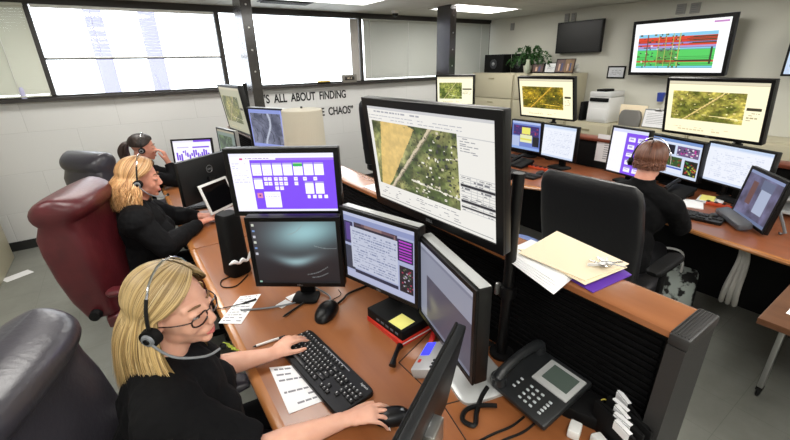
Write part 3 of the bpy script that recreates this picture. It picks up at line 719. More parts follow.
MB().box((.085, -.02, .035), (.085, .33, .05), .018, rot=Matrix.Rotation(R(14), 3, 'Y')).build('speaker_bar', mat('dark_grey_speaker', (78, 80, 86), .45), rt)
for s in (-1, 1): MB().tube([(-.03, s*.13, .22), (-.13, s*.13, .012), (-.1, s*.13, .008)], .009, 6, smooth=False).build('easel_leg', GREYM, rt)
monitor('yellow tinted aerial map monitor in front of the filing cabinets', (3.79, 2.697, 1.415), 181.8, -14.8, .67, .447, ui_map(51, (1.0, .86, .38), .2, (250, 244, 206), box=(.05, .2, .84, .78)), .02, .05, stand='arm', gain=1.1)
arm_pole((3.86, 2.697, 1.415), 3.88, 2.62, 1.43, 1.15, 'black pole carrying the yellow tinted map monitor before the cabinets', None)
monitor('small monitor with yellow and purple blocks under the yellow map', (3.737, 2.855, 1.005), 179.4, -4, .41, .34, ui_yellow(), .014, .045, gain=1.0, foot=(.12, .2), logo=False)
monitor('small monitor with white list right of the yellow and purple one', (3.552, 2.32, 1.031), 174.7, 0, .41, .34, ui_list(80, 66, 13), .014, .045, gain=1.05, foot=(.16, .2), logo=False)
monitor('map monitor farthest away, in front of the closed blinds', (3.49, 3.78, 1.47), 212, -8, .485, .36, ui_map(61, (.95, 1.0, .8), .1, (250, 246, 214), box=(.06, .22, .7, .82)), .02, .05, stand='arm', gain=1.1)
arm_pole((3.55, 3.82, 1.47), 3.75, 3.95, 1.48, 1.15, 'black pole carrying the farthest map monitor', None)
# wall screens
monitor('largest wall screen showing a red and green table', (5.66, 2.306, 1.901), 177.1, -7.6, 1.08, .638, ui_tvtable(), .036, .07, stand='wall', wallx=.152, name='television', cat='television', gain=1.1, logo=False, side=mat('blue_black_bezel', (30, 38, 56), .4))
monitor('black switched off television on the back wall above the plant', (5.79, 3.685, 2.094), 179, -2, .714, .427, canvas(20, 12, (6, 6, 7)), .02, .06, stand='wall', wallx=.06, name='television', cat='television', gain=.2, logo=False, hub=.0)
monitor('wall screen cut off by the right edge of the photo', (5.66, .965, 1.79), 180, -4, .66, .4, ui_map(71, (.9, 1, 1.1), .0, (196, 214, 240)), .02, .07, stand='wall', wallx=.15, name='television', cat='television', gain=1.0, logo=False)

# ------------------------------------------------------------------ KEYBOARDS, MICE
def keyboard(label, loc, rz, detail=True, grp=None, z=.7605):
    k = thing('keyboard', label, 'keyboard', (loc[0], loc[1], z), R(rz), grp); W, D = .45, .155
    MB().loft([((0, 0, zz), (1, 0, 0), (0, 1, 0), W/2-i, D/2-i, 14) for zz, i in ((0, .002), (.008, 0), (.016, .001), (.019, .004))], 48).build('case', BLACK, k)
    MB().box((0, D/2-.016, .0195), (W*.4, .004, .001)).build('led_strip', LOGOM, k)
    keys = []
    u = .0188
    for r_ in range(6):
        y = .045-r_*u-(0 if r_ else -.006); x = -.213
        row = {0: [1]*15, 1: [1]*13+[2], 2: [1.5]+[1]*12+[1.5], 3: [1.8]+[1]*11+[2.2], 4: [2.3]+[1]*10+[2.7], 5: [1.4, 1, 1.3, 5.8, 1.2, 1, 1, 1.3]}[r_]
        if r_ == 0: keys += [(x+u*(.5+q*(15/15)), y, 1) for q in range(15)]
        else:
            for w in row: keys.append((x+w*u/2, y, w)); x += w*u
    for r_ in (1, 2, 4, 5):
        for q in range(3):
            if r_ == 4 and q != 1: continue
            keys.append((.085+q*u, .045-r_*u, 1))
    for r_ in range(1, 6):
        for q in range(4):
            if len(keys) < 99: keys.append((.152+q*u, .045-r_*u, 1))
    if detail:
        base = {}
        for (x, y, w) in keys:
            if w not in base:
                o = MB().box((0, 0, .0035), (w*u-.003, u-.0035, .007), .0012, taper=(.86, .84), seg=1).build('key', KEYM, k, True, 50); base[w] = o.data
                if w == 1: MB
            else: o = link('key', base[w], k)
            o.location = (x, y, .0188)
        lg = MB(); rr = random.Random(3)
        for (x, y, w) in keys:
            if w < 3: lg.box((x-.003, y+.002, .0261), (.0035, .0042, .0006))
        lg.build('key_legends', KEYL, k, False)
        t = textmesh('logitech', .012, .0004, 1, 'maker_lettering', KEYL, k); t.location = (.165, D/2-.0215, .0192)
    else:
        s = MB()
        for (x, y, w) in keys: s.box((x, y, .022), (w*u-.003, u-.0035, .007))
        s.build('keys', KEYM, k, False)
        k.children[-1]['kind'] = 'stuff'
    return k
keyboard('black full size keyboard under the blonde woman\'s hand', (.405, 1.1), -84.5)
def mouse(label, loc, rz, m=BLACK, s=1.0, cable=None, z=.7605):
    k = thing('computer_mouse', label, 'mouse', (loc[0], loc[1], z), R(rz))
    MB().loft([((0, 0, zz*s), (1, 0, 0), (0, 1, 0), a*s, b*s, 2.3) for zz, a, b in ((0, .056, .03), (.006, .058, .033), (.018, .054, .032), (.028, .044, .027), (.035, .028, .018), (.037, .01, .007))], 28).build('mouse_shell', m, k)
    MB().cyl((.03*s, -.004, .03*s), (.03*s, .004, .03*s), .007*s, seg=12).build('scroll_wheel', GREYM, k)
    if cable: MB().tube([V(p) for p in cable], .0018, 5).build('cable', BLACKM, k)
    return k
mouse('large black mouse lying under the dark wallpaper screen', (.57, 1.405), 40, s=1.35, cable=[(.07, 0, .015), (.11, .02, .003), (.16, .0, .003), (.2, .03, .003)])
mouse('black mouse under the blonde woman\'s right hand', (.495, .77), -25)
keyboard('black keyboard of the strawberry blonde woman', (.5, 3.33), -12, False)
keyboard('black keyboard in front of the right hand woman', (3.14, .99), -84, False)
mouse('black mouse on the right desk beside the touch screen', (3.2, .84), 10)
keyboard('black keyboard below the yellow and purple screen', (3.1, 2.42), -86, False)
mouse('black mouse beside the keyboard below the white list screen', (3.25, 2.27), 0)

# ------------------------------------------------------------------ PAPERS AND SMALL THINGS ON THE LEFT DESK
def sheet(name, label, pts, rows=8, m=PAPER, z=.7612, seed=1, cat='paper', th=.0008, txt=GREYTXT):
    """sheet with printed lines; pts = four corners tl tr br bl in plan"""
    c = V((sum(p[0] for p in pts)/4, sum(p[1] for p in pts)/4, z)); r = thing(name, label, cat, c)
    L_ = [V((p[0], p[1], z))-c for p in pts]
    mb = MB(); a = [mb.bm.verts.new(p) for p in L_]; b = [mb.bm.verts.new(p+V((0, 0, th))) for p in L_]
    mb.bm.faces.new(a[::-1]); mb.bm.faces.new(b)
    for i in range(4): mb.bm.faces.new((a[i], a[(i+1) % 4], b[(i+1) % 4], b[i]))
    mb.build('page', m, r, False)
    if rows:
        rd = random.Random(seed); t = MB(); e = V((0, 0, th+.0003))
        def P_(u, v): return L_[0]*(1-u)*(1-v)+L_[1]*u*(1-v)+L_[2]*u*v+L_[3]*(1-u)*v+e
        for k in range(rows):
            u = .1
            while u < .86:
                w = .06+.16*rd.random(); v0 = (k+.4)/(rows+.5); v1 = v0+.3/(rows+.5)
                if rd.random() < .75: t.face([P_(u, v1), P_(min(u+w, .9), v1), P_(min(u+w, .9), v0), P_(u, v0)])
                u += w+.03
        t.build('print', txt, r, False)
    return r
sheet('phone_list', 'white printed list on the desk edge below the dark wallpaper screen', [(.29, 1.79), (.38, 1.75), (.235, 1.56), (.155, 1.625)], 10)
sheet('note_paper', 'white note paper partly under the keyboard and the left hand', [(.25, 1.225), (.37, 1.16), (.345, .965), (.235, .98)], 7, seed=3)
for a_, b_, lb in (((.44, 1.60), 20, 'small white slip beside the printed list under the dark wallpaper screen'), ((.5, 1.63), 10, 'small white slip next to the mouse cable'), ((.425, 1.29), 20, 'small white slip at the far end of the large keyboard')):
    o = MB().box((0, 0, .0006), (.06, .045, .0012)).build('note_slip', PAPER, None, False); o.location = (a_[0], a_[1], .761); o.rotation_euler = (0, 0, R(b_)); tag(o, lb, 'paper')
def pen(label, p0, p1, m, tipm=BLACK, z=.7665):
    a, b = V((*p0, z)), V((*p1, z)); r = thing('pen', label, 'pen', a); d = b-a; L_ = d.length; d.normalize()
    MB().cyl((0, 0, 0), d*(L_*.78), .005, seg=12).build('barrel', m, r)
    MB().cyl(d*L_*.78, d*L_, .0055, .0052, seg=12).build('cap', tipm, r); MB().cyl((0, 0, 0), -d*.014, .0048, .001, seg=12).build('tip', tipm, r)
    return r
pen('white pen with black grip above the left hand', (.245, 1.37), (.36, 1.36), WHITE)
pen('thin black pen in front of the dark wallpaper screen', (.41, 1.5), (.53, 1.55), BLACK)
pen('black pen lying on the printed list', (.29, 1.71), (.345, 1.71), BLACK)
# black tower object with torn white wrapper
t = thing('desk_speaker', 'tall black desk speaker with a torn white strip, left of the dark wallpaper screen', 'speaker', (.345, 2.05, .76), R(20))
MB().loft([((0, 0, z), (1, 0, 0), (0, 1, 0), a, a, 4) for z, a in ((0, .055), (.01, .06), (.1, .057), (.33, .052), (.345, .045))], 32).build('speaker_body', BLACKM, t)
rd = random.Random(2); mb = MB()
mb.tube([(-.062, -.04, .085), (-.045, -.064, .1), (-.02, -.067, .084), (0, -.067, .094), (.025, -.067, .08), (.05, -.063, .104), (.06, -.05, .112)], [.004, .011, .006, .012, .006, .01, .004], 7)
mb.build('torn_strip', PAPER, t)
def cable(label, pts, r=.003, m=BLACKM, cat='cable', name='cable', grp=None):
    o = MB().tube(pts, r, 6).build(name, m); tag(o, label, cat, grp); return o
cable('thin black cable looping on the desk in front of the speaker', [(.38, 1.98, .764), (.3, 1.9, .764), (.24, 1.93, .764), (.25, 2.0, .764), (.31, 2.02, .764)], .003)
cable('grey cable curving over the desk below the dark wallpaper screen', [(.26, 1.66, .766), (.38, 1.6, .766), (.5, 1.57, .767), (.58, 1.6, .775), (.6, 1.66, .775), (.64, 1.53, .768), (.62, 1.48, .765)], .004, GREYM)
cable('black cable from the printed list to the desk edge', [(.17, 1.74, .764), (.24, 1.72, .765), (.29, 1.71, .768)], .002)
cable('short black plug cable beside the large mouse', [(.63, 1.44, .765), (.68, 1.46, .768), (.73, 1.49, .768), (.84, 1.5, .766)], .005)
# books
b = thing('book', 'red and white covered book under the black binder', 'book', (.79, 1.15, .7603), R(4))
MB().box((0, 0, .0025), (.175, .235, .005), .001).box((0, 0, .0185), (.175, .235, .004), .001).box((-.084, 0, .0105), (.006, .235, .0195), .001).build('cover', REDC, b)
MB().box((.003, 0, .0108), (.165, .226, .011)).build('pages', PAPER, b, False)
b = thing('binder', 'black binder with a yellow sticky note on top of the red book', 'binder', (.79, 1.155, .7812), R(6))
MB().box((0, 0, .022), (.165, .228, .044), .004).build('binder_cover', BLACKM, b)
mb = MB()
for k in range(5): mb.box((-.0832, -.08+.03*k, .02), (.001, .018, .01))
mb.build('spine_print', mat('dim_spine_print', (86, 92, 100), .6), b, False)
o = MB().box((0, 0, .0006), (.076, .076, .0012)).build('sticky_note', YELLOW, None, False); o.location = (.758, 1.09, .8256); o.rotation_euler = (0, 0, R(8)); tag(o, 'yellow sticky note on the black binder', 'sticky note')
mb = MB().box((0, 0, .009), (.16, .02, .014), .003); o = mb.build('marker', mat('red_marker_plastic', (206, 36, 34), .35)); o.location = (.83, .985, .7605); o.rotation_euler = (0, 0, R(40)); tag(o, 'red marker between the black binder and the silver display device', 'marker')
# silver device with blue lcd
d = thing('display_device', 'silver desk device with a blue lit display in front of the grey screen', 'device', (.745, .88, .76), R(30))
TT = Matrix.Rotation(R(-22), 4, 'X')
MB().box((0, 0, .03), (.165, .1, .04), .006, rot=TT.to_3x3()).build('device_body', mat('light_silver_device', (184, 184, 184), .35, metal=.2), d)
Z_ = .0525
MB().box((.035, .022, Z_-.001), (.075, .036, .002)).xf(Matrix.Translation((0, 0, .03)) @ TT @ Matrix.Translation((0, 0, -.03))).build('blue_display', BLUELCD, d, False)
mb = MB()
for k in range(3): mb.cyl((-.07+.018*k, -.03, .049), (-.07+.018*k, -.03, .053), .005, seg=10)
mb.xf(Matrix.Translation((0, 0, .03)) @ TT @ Matrix.Translation((0, 0, -.03))).build('control_knob', BLACK, d)
MB().box((-.035, .03, .051), (.016, .01, .003)).xf(Matrix.Translation((0, 0, .03)) @ TT @ Matrix.Translation((0, 0, -.03))).build('red_button', REDC, d, False)
h = MB().tube([(0, -.05, .012), (0, -.02, .022), (0, .03, .022), (0, .06, .012)], [.014, .009, .009, .014], 8).build('microphone_handset', BLACK); h.location = (.655, .985, .762); h.rotation_euler = (0, 0, R(-50)); tag(h, 'small black handset beside the silver display device', 'handset')

# ------------------------------------------------------------------ DESK PHONE
p = thing('desk_phone', 'black office desk phone with silver framed display beside the partition', 'telephone', (.945, .565, .76), R(-92))
# local: x = operator's right (towards -y world... ), y = away from operator
T_ = Matrix.Rotation(R(12), 4, 'X')
MB().box((0, 0, 0), (.215, .235, .024), .008, rot=T_.to_3x3()).xf(Matrix.Translation((0, .0, .046))).build('phone_body', mat('phone_black_plastic', (32, 34, 36), .42), p)
MB().box((0, .06, .027), (.17, .08, .052), .006).build('phone_stand', BLACKM, p)
PM = Matrix.Translation((0, 0, .046)) @ T_
MB().box((.035, .045, .016), (.13, .105, .008), .003).xf(PM).build('display_bezel', SILVER, p)
MB().box((.038, .05, .0205), (.092, .068, .002)).xf(PM).build('display', LCD, p, False)
k0 = MB().box((0, 0, .003), (.011, .007, .005), .0012, seg=1).build('phone_button', mat('pale_phone_button', (190, 196, 200), .5), p, True, 50)
bt = [( -.005+.021*i, -.035-.019*j) for j in range(4) for i in range(3)]+[(.07+.0*i, -.04-.013*i) for i in range(5)]+[(-.045, -.035-.019*j) for j in range(3)]
for n_, q in enumerate(bt):
    o = k0 if n_ == 0 else link('phone_button', k0.data, p); o.matrix_local = PM @ Matrix.Translation((q[0], q[1], .0135))
hs = MB()
hs.tube([(-.088, -.1, .035), (-.088, -.07, .052), (-.088, 0, .06), (-.088, .07, .052), (-.088, .1, .035)], [.021, .017, .015, .017, .021], 12)
hs.cyl((-.088, -.098, .045), (-.088, -.098, .016), .024, .026, 16).cyl((-.088, .098, .045), (-.088, .098, .016), .024, .026, 16)
hs.xf(PM).build('handset', mat('phone_black_plastic', (30, 30, 32), .4), p)
cable('thick coiled handset cord of the desk phone', [(.81, .67, .79), (.77, .66, .775), (.72, .63, .77), (.68, .6, .77), (.665, .635, .77), (.7, .655, .772), (.75, .64, .772), (.79, .61, .772)], .008, BLACK, 'cord', 'coiled_cord')
cable('black phone cable running towards the camera', [(.83, .535, .766), (.77, .535, .765), (.7, .55, .765), (.62, .555, .765), (.56, .52, .765)], .0042, BLACK)
cable('second black phone cable beside the first one, nearer the power adapters', [(.835, .5, .766), (.78, .502, .765), (.71, .518, .765), (.63, .525, .765), (.57, .49, .765)], .0042, BLACK)
mb = MB()
rd = random.Random(9)
for k in range(5): mb.tube([(rd.uniform(-.09, .09), rd.uniform(-.08, .08), .006+.01*rd.random()) for _ in range(6)], .0045, 6)
o = mb.build('cable_tangle', BLACK); o.location = (.93, .9, .762); tag(o, 'tangle of black cables at the foot of the black pole', 'cable', kind='stuff')
for k, (x, y, rz, lb) in enumerate(((.905, .412, 20, 'white power adapter nearest the desk phone'), (.925, .345, 70, 'white power adapter beside the upright file folders'))):
    a = thing('power_adapter', lb, 'adapter', (x, y, .76), R(rz)); MB().box((0, 0, .016), (.048, .034, .032), .005).build('adapter_body', WHITE, a); MB().box((.0265, 0, .016), (.006, .016, .016), .002).build('socket', GREYM, a)
o = MB().box((0, 0, .022), (.11, .1, .044), .006).build('black_box', BLACKM); o.location = (1.0, .445, .76); o.rotation_euler = (0, 0, R(20)); tag(o, 'small flat black box between the desk phone and the file folders', 'box')
for k in range(5):
    f = thing('upright_folder', ['black folder with white tab, nearest the power adapters', 'black folder with wide white label, second from the adapters', 'black folder with crumpled white label, in the middle of the folders', 'black folder with small white label, second from the partition', 'black folder leaning on the partition slats'][k], 'folder', (.955+.018*k, .335-.005*k, .7602), R(-18+[0, 9, -6, 4, -12][k]))
    MB().box((0, 0, .05), (.009, .14, .1), .002).build('folder_cover', BLACKM, f)
    MB().box((-.006, -.03+.02*k, .085), (.0025, .05, .025)).box((0, -.03+.02*k, .1015), (.012, .05, .003)).build('white_label', PAPER, f, False)
cable('thin yellow wire beside the file folders', [(1.02, .42, .8), (1.03, .4, .83), (1.035, .37, .82), (1.03, .35, .79)], .002, mat('yellow_wire', (220, 200, 90), .5))

# ------------------------------------------------------------------ ON THE PARTITION CAP
def flat(name, label, pts, z0, z1, m, cat):
    c = V((sum(p[0] for p in pts)/4, sum(p[1] for p in pts)/4, z0)); o = MB().poly([(p[0]-c.x, p[1]-c.y) for p in pts], 0, z1-z0).build(name, m, None, False); o.location = c; return tag(o, label, cat)
flat('folder', 'purple folder at the bottom of the folder pile', [(1.04, .5), (1.235, .485), (1.265, .56), (1.07, .66)], 1.154, 1.157, PURPLEF, 'folder')
for k in range(5):
    flat('paper_sheet', 'white sheet in the pile sticking out below the manila folder, number '+['one, lowest', 'two from the bottom', 'three, in the middle', 'four, below the top sheet', 'five, topmost with a printed line'][k] if 0 else ['lowest white sheet of the pile on the partition', 'white sheet second from the bottom of the partition pile', 'white sheet in the middle of the partition pile', 'white sheet just under the letter on the partition pile', 'letter with a printed line on top of the white sheets'][k],
         [(.935+.012*k, .56+.006*k), (1.18, .6), (1.18, .83), (1.0+.008*k, .80+.006*k)], 1.158+.0024*k, 1.1598+.0024*k, PAPER, 'paper')
flat('manila_folder', 'cream manila folder under the topmost manila folder', [(1.035, .525), (1.24, .505), (1.27, .6), (1.07, .8)], 1.171, 1.1735, CREAM, 'folder')
o = flat('manila_folder', 'topmost cream manila folder on the partition cap', [(1.05, .535), (1.26, .51), (1.31, .81), (1.04, .775)], 1.1745, 1.1775, CREAM, 'folder')
t = textmesh('CONSOLIDATED', .016, .0003, 1.2, 'letter_print', GREYTXT); t.location = (1.0, .715, 1.1695); t.rotation_euler = (0, 0, R(-76)); bpy.data.objects.remove(t)
k = thing('key_bunch', 'bunch of metal keys lying on the topmost manila folder', 'keys', (1.17, .54, 1.178)); rd = random.Random(4)
for q in range(8):
    a = rd.random()*6.28; dx, dy = math.cos(a), math.sin(a); z = .004+.0022*q
    MB().cyl((dx*.012, dy*.012, z), (dx*.012, dy*.012, z+.002), .011, seg=12).box((dx*.038, dy*.038, z+.001), (.036, .007, .002), rot=Matrix.Rotation(a, 3, 'Z')).build('key', STEEL if q % 3 else CHROME, k, False)
MB().tube([(.016*math.cos(a), .016*math.sin(a), .014) for a in np.linspace(0, 6.283, 13)], .0014, 5).build('key_ring', CHROME, k)
# table lamp on cap
l = thing('table_lamp', 'cream drum lampshade standing on the partition behind the purple screen', 'lamp', (1.125, 2.86, 1.153))
MB().loft([((0, 0, z), (1, 0, 0), (0, 1, 0), a, a, 2) for z, a in ((0, .07), (.012, .07), (.02, .02), (.1, .018))], 28).build('lamp_base', BRONZE, l)
MB().loft([((0, 0, .07), (1, 0, 0), (0, 1, 0), .155, .155, 2), ((0, 0, .34), (1, 0, 0), (0, 1, 0), .148, .148, 2), ((0, 0, .345), (1, 0, 0), (0, 1, 0), .143, .143, 2), ((0, 0, .352), (1, 0, 0), (0, 1, 0), .02, .02, 2)], 48).build('lamp_shade', SHADE, l)
MB().cyl((0, 0, .35), (0, 0, .366), .008, seg=12).build('finial', BRONZE, l)
sheet('paper_sheet', 'printed sheet lying on the partition cap behind the map monitor', [(1.05, 1.87), (1.17, 1.88), (1.18, 1.62), (1.06, 1.6)], 9, z=1.1545, seed=6)

# ------------------------------------------------------------------ RIGHT SIDE SMALL THINGS
def deskphone_small(label, loc, rz, m=BLACKM):
    p = thing('desk_phone', label, 'telephone', (loc[0], loc[1], .76), R(rz))
    MB().box((0, 0, .035), (.17, .2, .03), .008, rot=Matrix.Rotation(R(14), 3, 'X')).build('phone_body', m, p)
    MB().box((0, .05, .02), (.15, .08, .035), .004).build('phone_stand', BLACKM, p)
    MB().tube([(-.06, -.09, .06), (-.06, 0, .088), (-.06, .09, .1)], [.018, .012, .018], 8).build('handset', BLACK, p); return p
deskphone_small('black phone with papers behind the right hand woman\'s keyboard', (3.56, 1.2), -95)
for x, y, rz, lb, nm in ((3.42, 1.06, 20, 'white sheet on the right desk behind the keyboard', 'paper_sheet'), (3.62, 1.0, 10, 'white paper pad below the list screens on the right', 'paper_pad')):
    o = MB().box((0, 0, .003), (.2, .16, .006)).build(nm, PAPER, None, False); o.location = (x, y, .7602); o.rotation_euler = (0, 0, R(rz)); tag(o, lb, 'paper')
o = MB().box((0, 0, .004), (.1, .09, .008)).build('sticky_pad', YELLOW, None, False); o.location = (3.6, 1.08, .885); o.rotation_euler = (0, R(-10), R(10)); o.location = (3.62, 1.02, .767); tag(o, 'yellow sticky pad on the right desk below the screens', 'sticky pad')
o = MB().box((0, 0, .004), (.08, .08, .008)).build('sticky_pad', YELLOW, None, False); o.location = (3.42, 2.66, .765); tag(o, 'yellow sticky pad below the yellow and purple screen', 'sticky pad')
for loc, lb in (((3.52, .86), 'orange lit key strip in front of the touch screen and list monitor'), ((3.42, 2.42), 'orange lit key strip under the small white list monitor')):
    a = thing('key_strip', lb, 'keypad', (*loc, .76), R(-85)); MB().box((0, 0, .012), (.26, .04, .024), .004).build('strip_case', ORANGE, a)
    s = MB()
    for q in range(6): s.box((-.12+.048*q, .0, .027), (.02, .03, .008), .002)
    s.build('strip_buttons', BLACK, a)
a = thing('desk_radio', 'black radio with an orange front below the yellow and purple screen', 'radio', (3.44, 2.8, .76)); MB().box((0, 0, .04), (.12, .2, .08), .008).build('radio_body', BLACKM, a); MB().box((-.061, 0, .045), (.004, .12, .04), .001).build('radio_front', ORANGE, a)
deskphone_small('black phone beside the keyboard at the empty right station', (3.38, 2.6), -95)
# waste basket, bag, cable bundle
w = thing('waste_basket', 'wire mesh waste basket with a blue liner beyond the partition', 'basket', (2.6, 1.95, 0))
MB().loft([((0, 0, z), (1, 0, 0), (0, 1, 0), a, a, 2) for z, a in ((0, .13), (.32, .17))], 28, cap=True).build('mesh_body', mat('silver_wire_mesh', (150, 150, 152), .4, metal=.6, bump=((160, 160, 160), 1)), w)
MB().loft([((0, 0, z), (1, 0, 0), (0, 1, 0), a, a*(1+.03*(i % 2)), 2.3) for i, (z, a) in enumerate(((.27, .172), (.3, .182), (.34, .178), (.345, .15), (.28, .1)))], 28).build('bin_liner', LINER, w)
w = thing('tote_bag', 'black and white patterned bag on the floor by the chair armrest', 'bag', (3.2, 1.02, 0), R(20))
MB().loft([((0, 0, z), (1, 0, 0), (0, 1, 0), a, b, 3) for z, a, b in ((0, .13, .19), (.04, .15, .21), (.2, .14, .2), (.3, .08, .19), (.32, .05, .18))], 28).build('bag_body', mat('black_white_pattern', (16, 16, 18), .7, noise=((11, 11, 11), .03, (190, 200, 196))), w)
for s in (-1, 1): MB().tube([(s*.05, -.08, .3), (s*.07, -.06, .42), (s*.07, .06, .42), (s*.05, .08, .3)], .009, 6).build('bag_handle', WHITE, w)
a = thing('cable_bundle', 'white cable bundle hanging under the right desk', 'cable', (2.98, .58, .7))
for q in range(3): MB().tube([(0, .012*q, .02), (.03, .02*q-.02, -.1), (-.02, .03*q-.03, -.28), (.02, .035*q-.03, -.4), (.03, .02*q, -.3)], [.01, .014, .016, .014, .01], 7).build('cable_strand', mat('white_sleeve_fabric', (170, 168, 162), .7), a)
MB().box((0, .01, .02), (.03, .06, .02), .003).build('cable_clip', WHITE, a)
# on the cabinets
def speaker(label, y, w=.34, h=.3, x=5.62):
    s = thing('loudspeaker', label, 'speaker', (x, y, 1.607)); MB().box((0, 0, h/2), (.2, w, h), .006).build('speaker_cabinet', BLACKM, s)
    for yy, r in ((-.0, .075),):
        MB().cyl((-.1, yy, h*.48), (-.106, yy, h*.48), r, seg=28).build('woofer', mat('dark_cone', (40, 42, 46), .35), s)
        MB().ell((-.108, yy, h*.48), (.012, .03, .03)).build('dust_cap', LOGOM, s)
    return s
speaker('left black loudspeaker on the file cabinet in the room corner', 5.03, .42, .29)
speaker('black loudspeaker half hidden by the plant', 4.62, .28, .29, 5.75)
pl = thing('potted_plant', 'leafy green trailing plant on the file cabinet between speaker and picture frames', 'plant', (5.52, 4.3, 1.607))
MB().loft([((0, 0, z), (1, 0, 0), (0, 1, 0), a, a, 2) for z, a in ((0, .06), (.11, .08), (.11, .07), (.1, .065))], 24).build('pot', mat('pale_pot', (180, 176, 160), .5), pl)
rd = random.Random(8); lv = MB(); st = MB()
for k in range(34):
    a = rd.random()*6.28; ln = .12+.3*rd.random(); up = .12+.16*rd.random()
    dx, dy = math.cos(a)*.3, math.sin(a)*1.15
    pts = [V((0, 0, .1)), V((dx*ln*.3, dy*ln*.4, .1+up)), V((dx*ln*.7, dy*ln*.8, .1+up*.8)), V((dx*ln, dy*ln, .08+up*.4*rd.random()))]
    pts = [V((min(q.x, .25), q.y, max(q.z, .03))) for q in pts]; st.tube(pts, .0025, 4); cc = catmull(pts, 5)
    for q in cc[4:]:
        s_ = .02+.02*rd.random(); rot = Euler((rd.uniform(-1, 1), rd.uniform(-1, 1), rd.random()*6.28)).to_matrix()
        P_ = [V((-s_, 0, 0)), V((-.2*s_, .55*s_, .15*s_)), V((s_, 0, -.1*s_)), V((-.2*s_, -.55*s_, .15*s_))]
        lv.face([q+rot @ v_ for v_ in P_])
lv.build('leaves', LEAF, pl, False); st.build('stems', LEAF, pl)
def frame(label, y, w, h, seed, x=5.5, cols=((120, 90, 70), (60, 50, 60)), z=1.607, wall=False, bw=.014, m=BLACKM):
    f = thing('picture_frame', label, 'picture frame', (x, y, z)); T_ = Matrix.Translation((0, 0, h/2)) @ (Matrix() if wall else Matrix.Rotation(R(10), 4, 'Y'))
    MB().box((0, 0, 0), (.016, w, h), .003).xf(T_).build('frame', m, f)
    if not wall: MB().box((.035, 0, h*.36), (.004, .05, h*.75), rot=Matrix.Rotation(R(-12), 3, 'Y')).build('strut', BLACKM, f, False)
    c = canvas(24, 18, cols[0]); n = fbm(24, 18, 4, seed)[..., None]; c = np.array(cols[0])*(1-n)+np.array(cols[1])*n
    if wall or cols[0][0] > 200: textrows(c, .15, .25, .85, .8, 4, (150, 150, 156), seed)
    else: rect(c, .3, .35, .45, .9, (196, 160, 136)); rect(c, .6, .3, .74, .9, (60, 70, 110))
    grid_mesh('picture', c, w-2*bw, h-2*bw, PRINT, f, T_ @ Matrix.Translation((-.0087, 0, 0)) @ Matrix.Rotation(R(180), 4, 'Z'))
    return f
frame('small black picture frame with a dark group photo, leftmost beside the plant', 4.1, .22, .14, 1)
frame('picture frame with a white certificate, second from the plant', 3.87, .22, .15, 2, cols=((226, 226, 222), (206, 208, 210)))
frame('taller dark picture frame left of the last one', 3.71, .17, .2, 3, cols=((70, 56, 60), (120, 90, 80)))
frame('dark brown picture frame at the right end of the cabinet row', 3.545+.03, .17, .2, 4, cols=((96, 70, 50), (150, 120, 80)), m=mat('dark_brown_frame', (60, 40, 30), .5))
v = thing('glass_vase', 'pale ceramic vase in front of the plant', 'vase', (5.48, 4.17, 1.607)); 
MB().loft([((0, 0, z), (1, 0, 0), (0, 1, 0), a, a, 2) for z, a in ((0, .03), (.04, .045), (.12, .04), (.17, .028), (.2, .034))], 24).build('vase_body', mat('pale_green_ceramic', (170, 176, 156), .3), v)
v.location = (5.43, 4.24, 1.607)
v = thing('ceramic_figurine', 'small white ceramic figurine at the right end of the cabinet top', 'figurine', (5.68, 3.56, 1.607))
MB().ell((0, 0, .04), (.035, .045, .042)).ell((-.01, 0, .1), (.028, .03, .028)).build('figurine_body', mat('white_ceramic', (214, 214, 208), .4), v)
for s in (-1, 1): MB().ell((-.01, s*.024, .125), (.008, .01, .012)).build('ear', MATS['white_ceramic'], v)
frame('small black framed certificate on the wall right of the tall cabinets', 3.09, .25, .165, 5, x=5.891, cols=((214, 216, 220), (200, 204, 210)), z=1.53, wall=True, bw=.02)
for y, z, lb in ((4.995, 2.33, 'small grey wall sensor near the room corner'), (3.97, 2.375, 'left small grey wall fitting above the black television'), (3.86, 2.375, 'right small grey wall fitting above the black television'), (2.44, 2.33, 'left grey vent plate above the largest wall screen'), (2.29, 2.325, 'right grey vent plate above the largest wall screen')):
    w_ = .07 if y > 4.9 else (.1 if y < 3 else .07); f = thing('wall_fitting', lb, 'wall fitting', (5.9, y, z)); MB().box((-.012, 0, 0), (.024, w_, .11), .003).build('plate', mat('grey_fitting', (150, 148, 144), .5), f); s = MB()
    for q in range(4): s.box((-.025, 0, -.036+.022*q), (.003, w_*.7, .006))
    s.build('slots', GREYM, f, False)
# printer
p = thing('printer', 'white laser printer on the low cabinet', 'printer', (5.66, 3.04, .967)); 
MB().box((.01, 0, .17), (.38, .31, .34), .02).build('printer_body', WHITE, p)
MB().box((0, 0, .375), (.36, .3, .07), .015).build('scanner_lid', mat('off_white_plastic', (210, 210, 210), .45), p)
MB().box((-.175, 0, .305), (.04, .26, .05), .004).build('output_slot', BLACKM, p); MB().box((-.184, -.0, .11), (.012, .27, .16), .004).build('paper_drawer', WHITE, p)
MB().box((-.06, 0, .425), (.2, .14, .03), .006).build('control_panel', BLACKM, p)
b = MB().box((0, 0, .13), (.3, .05, .26), .004).build('black_sorter', BLACKM); b.location = (5.66, 3.13-.01, .967); tag(b, 'dark file box standing left of the printer', 'box'); b.location = (5.66, 3.3, .967)
o = thing('mesh_organizer', 'grey mesh desk organizer in a manila folder on the low cabinet', 'organizer', (5.52, 2.6, .967))
MB().box((0.03, 0, .13), (.02, .34, .26), .004).build('manila_back', CREAM, o)
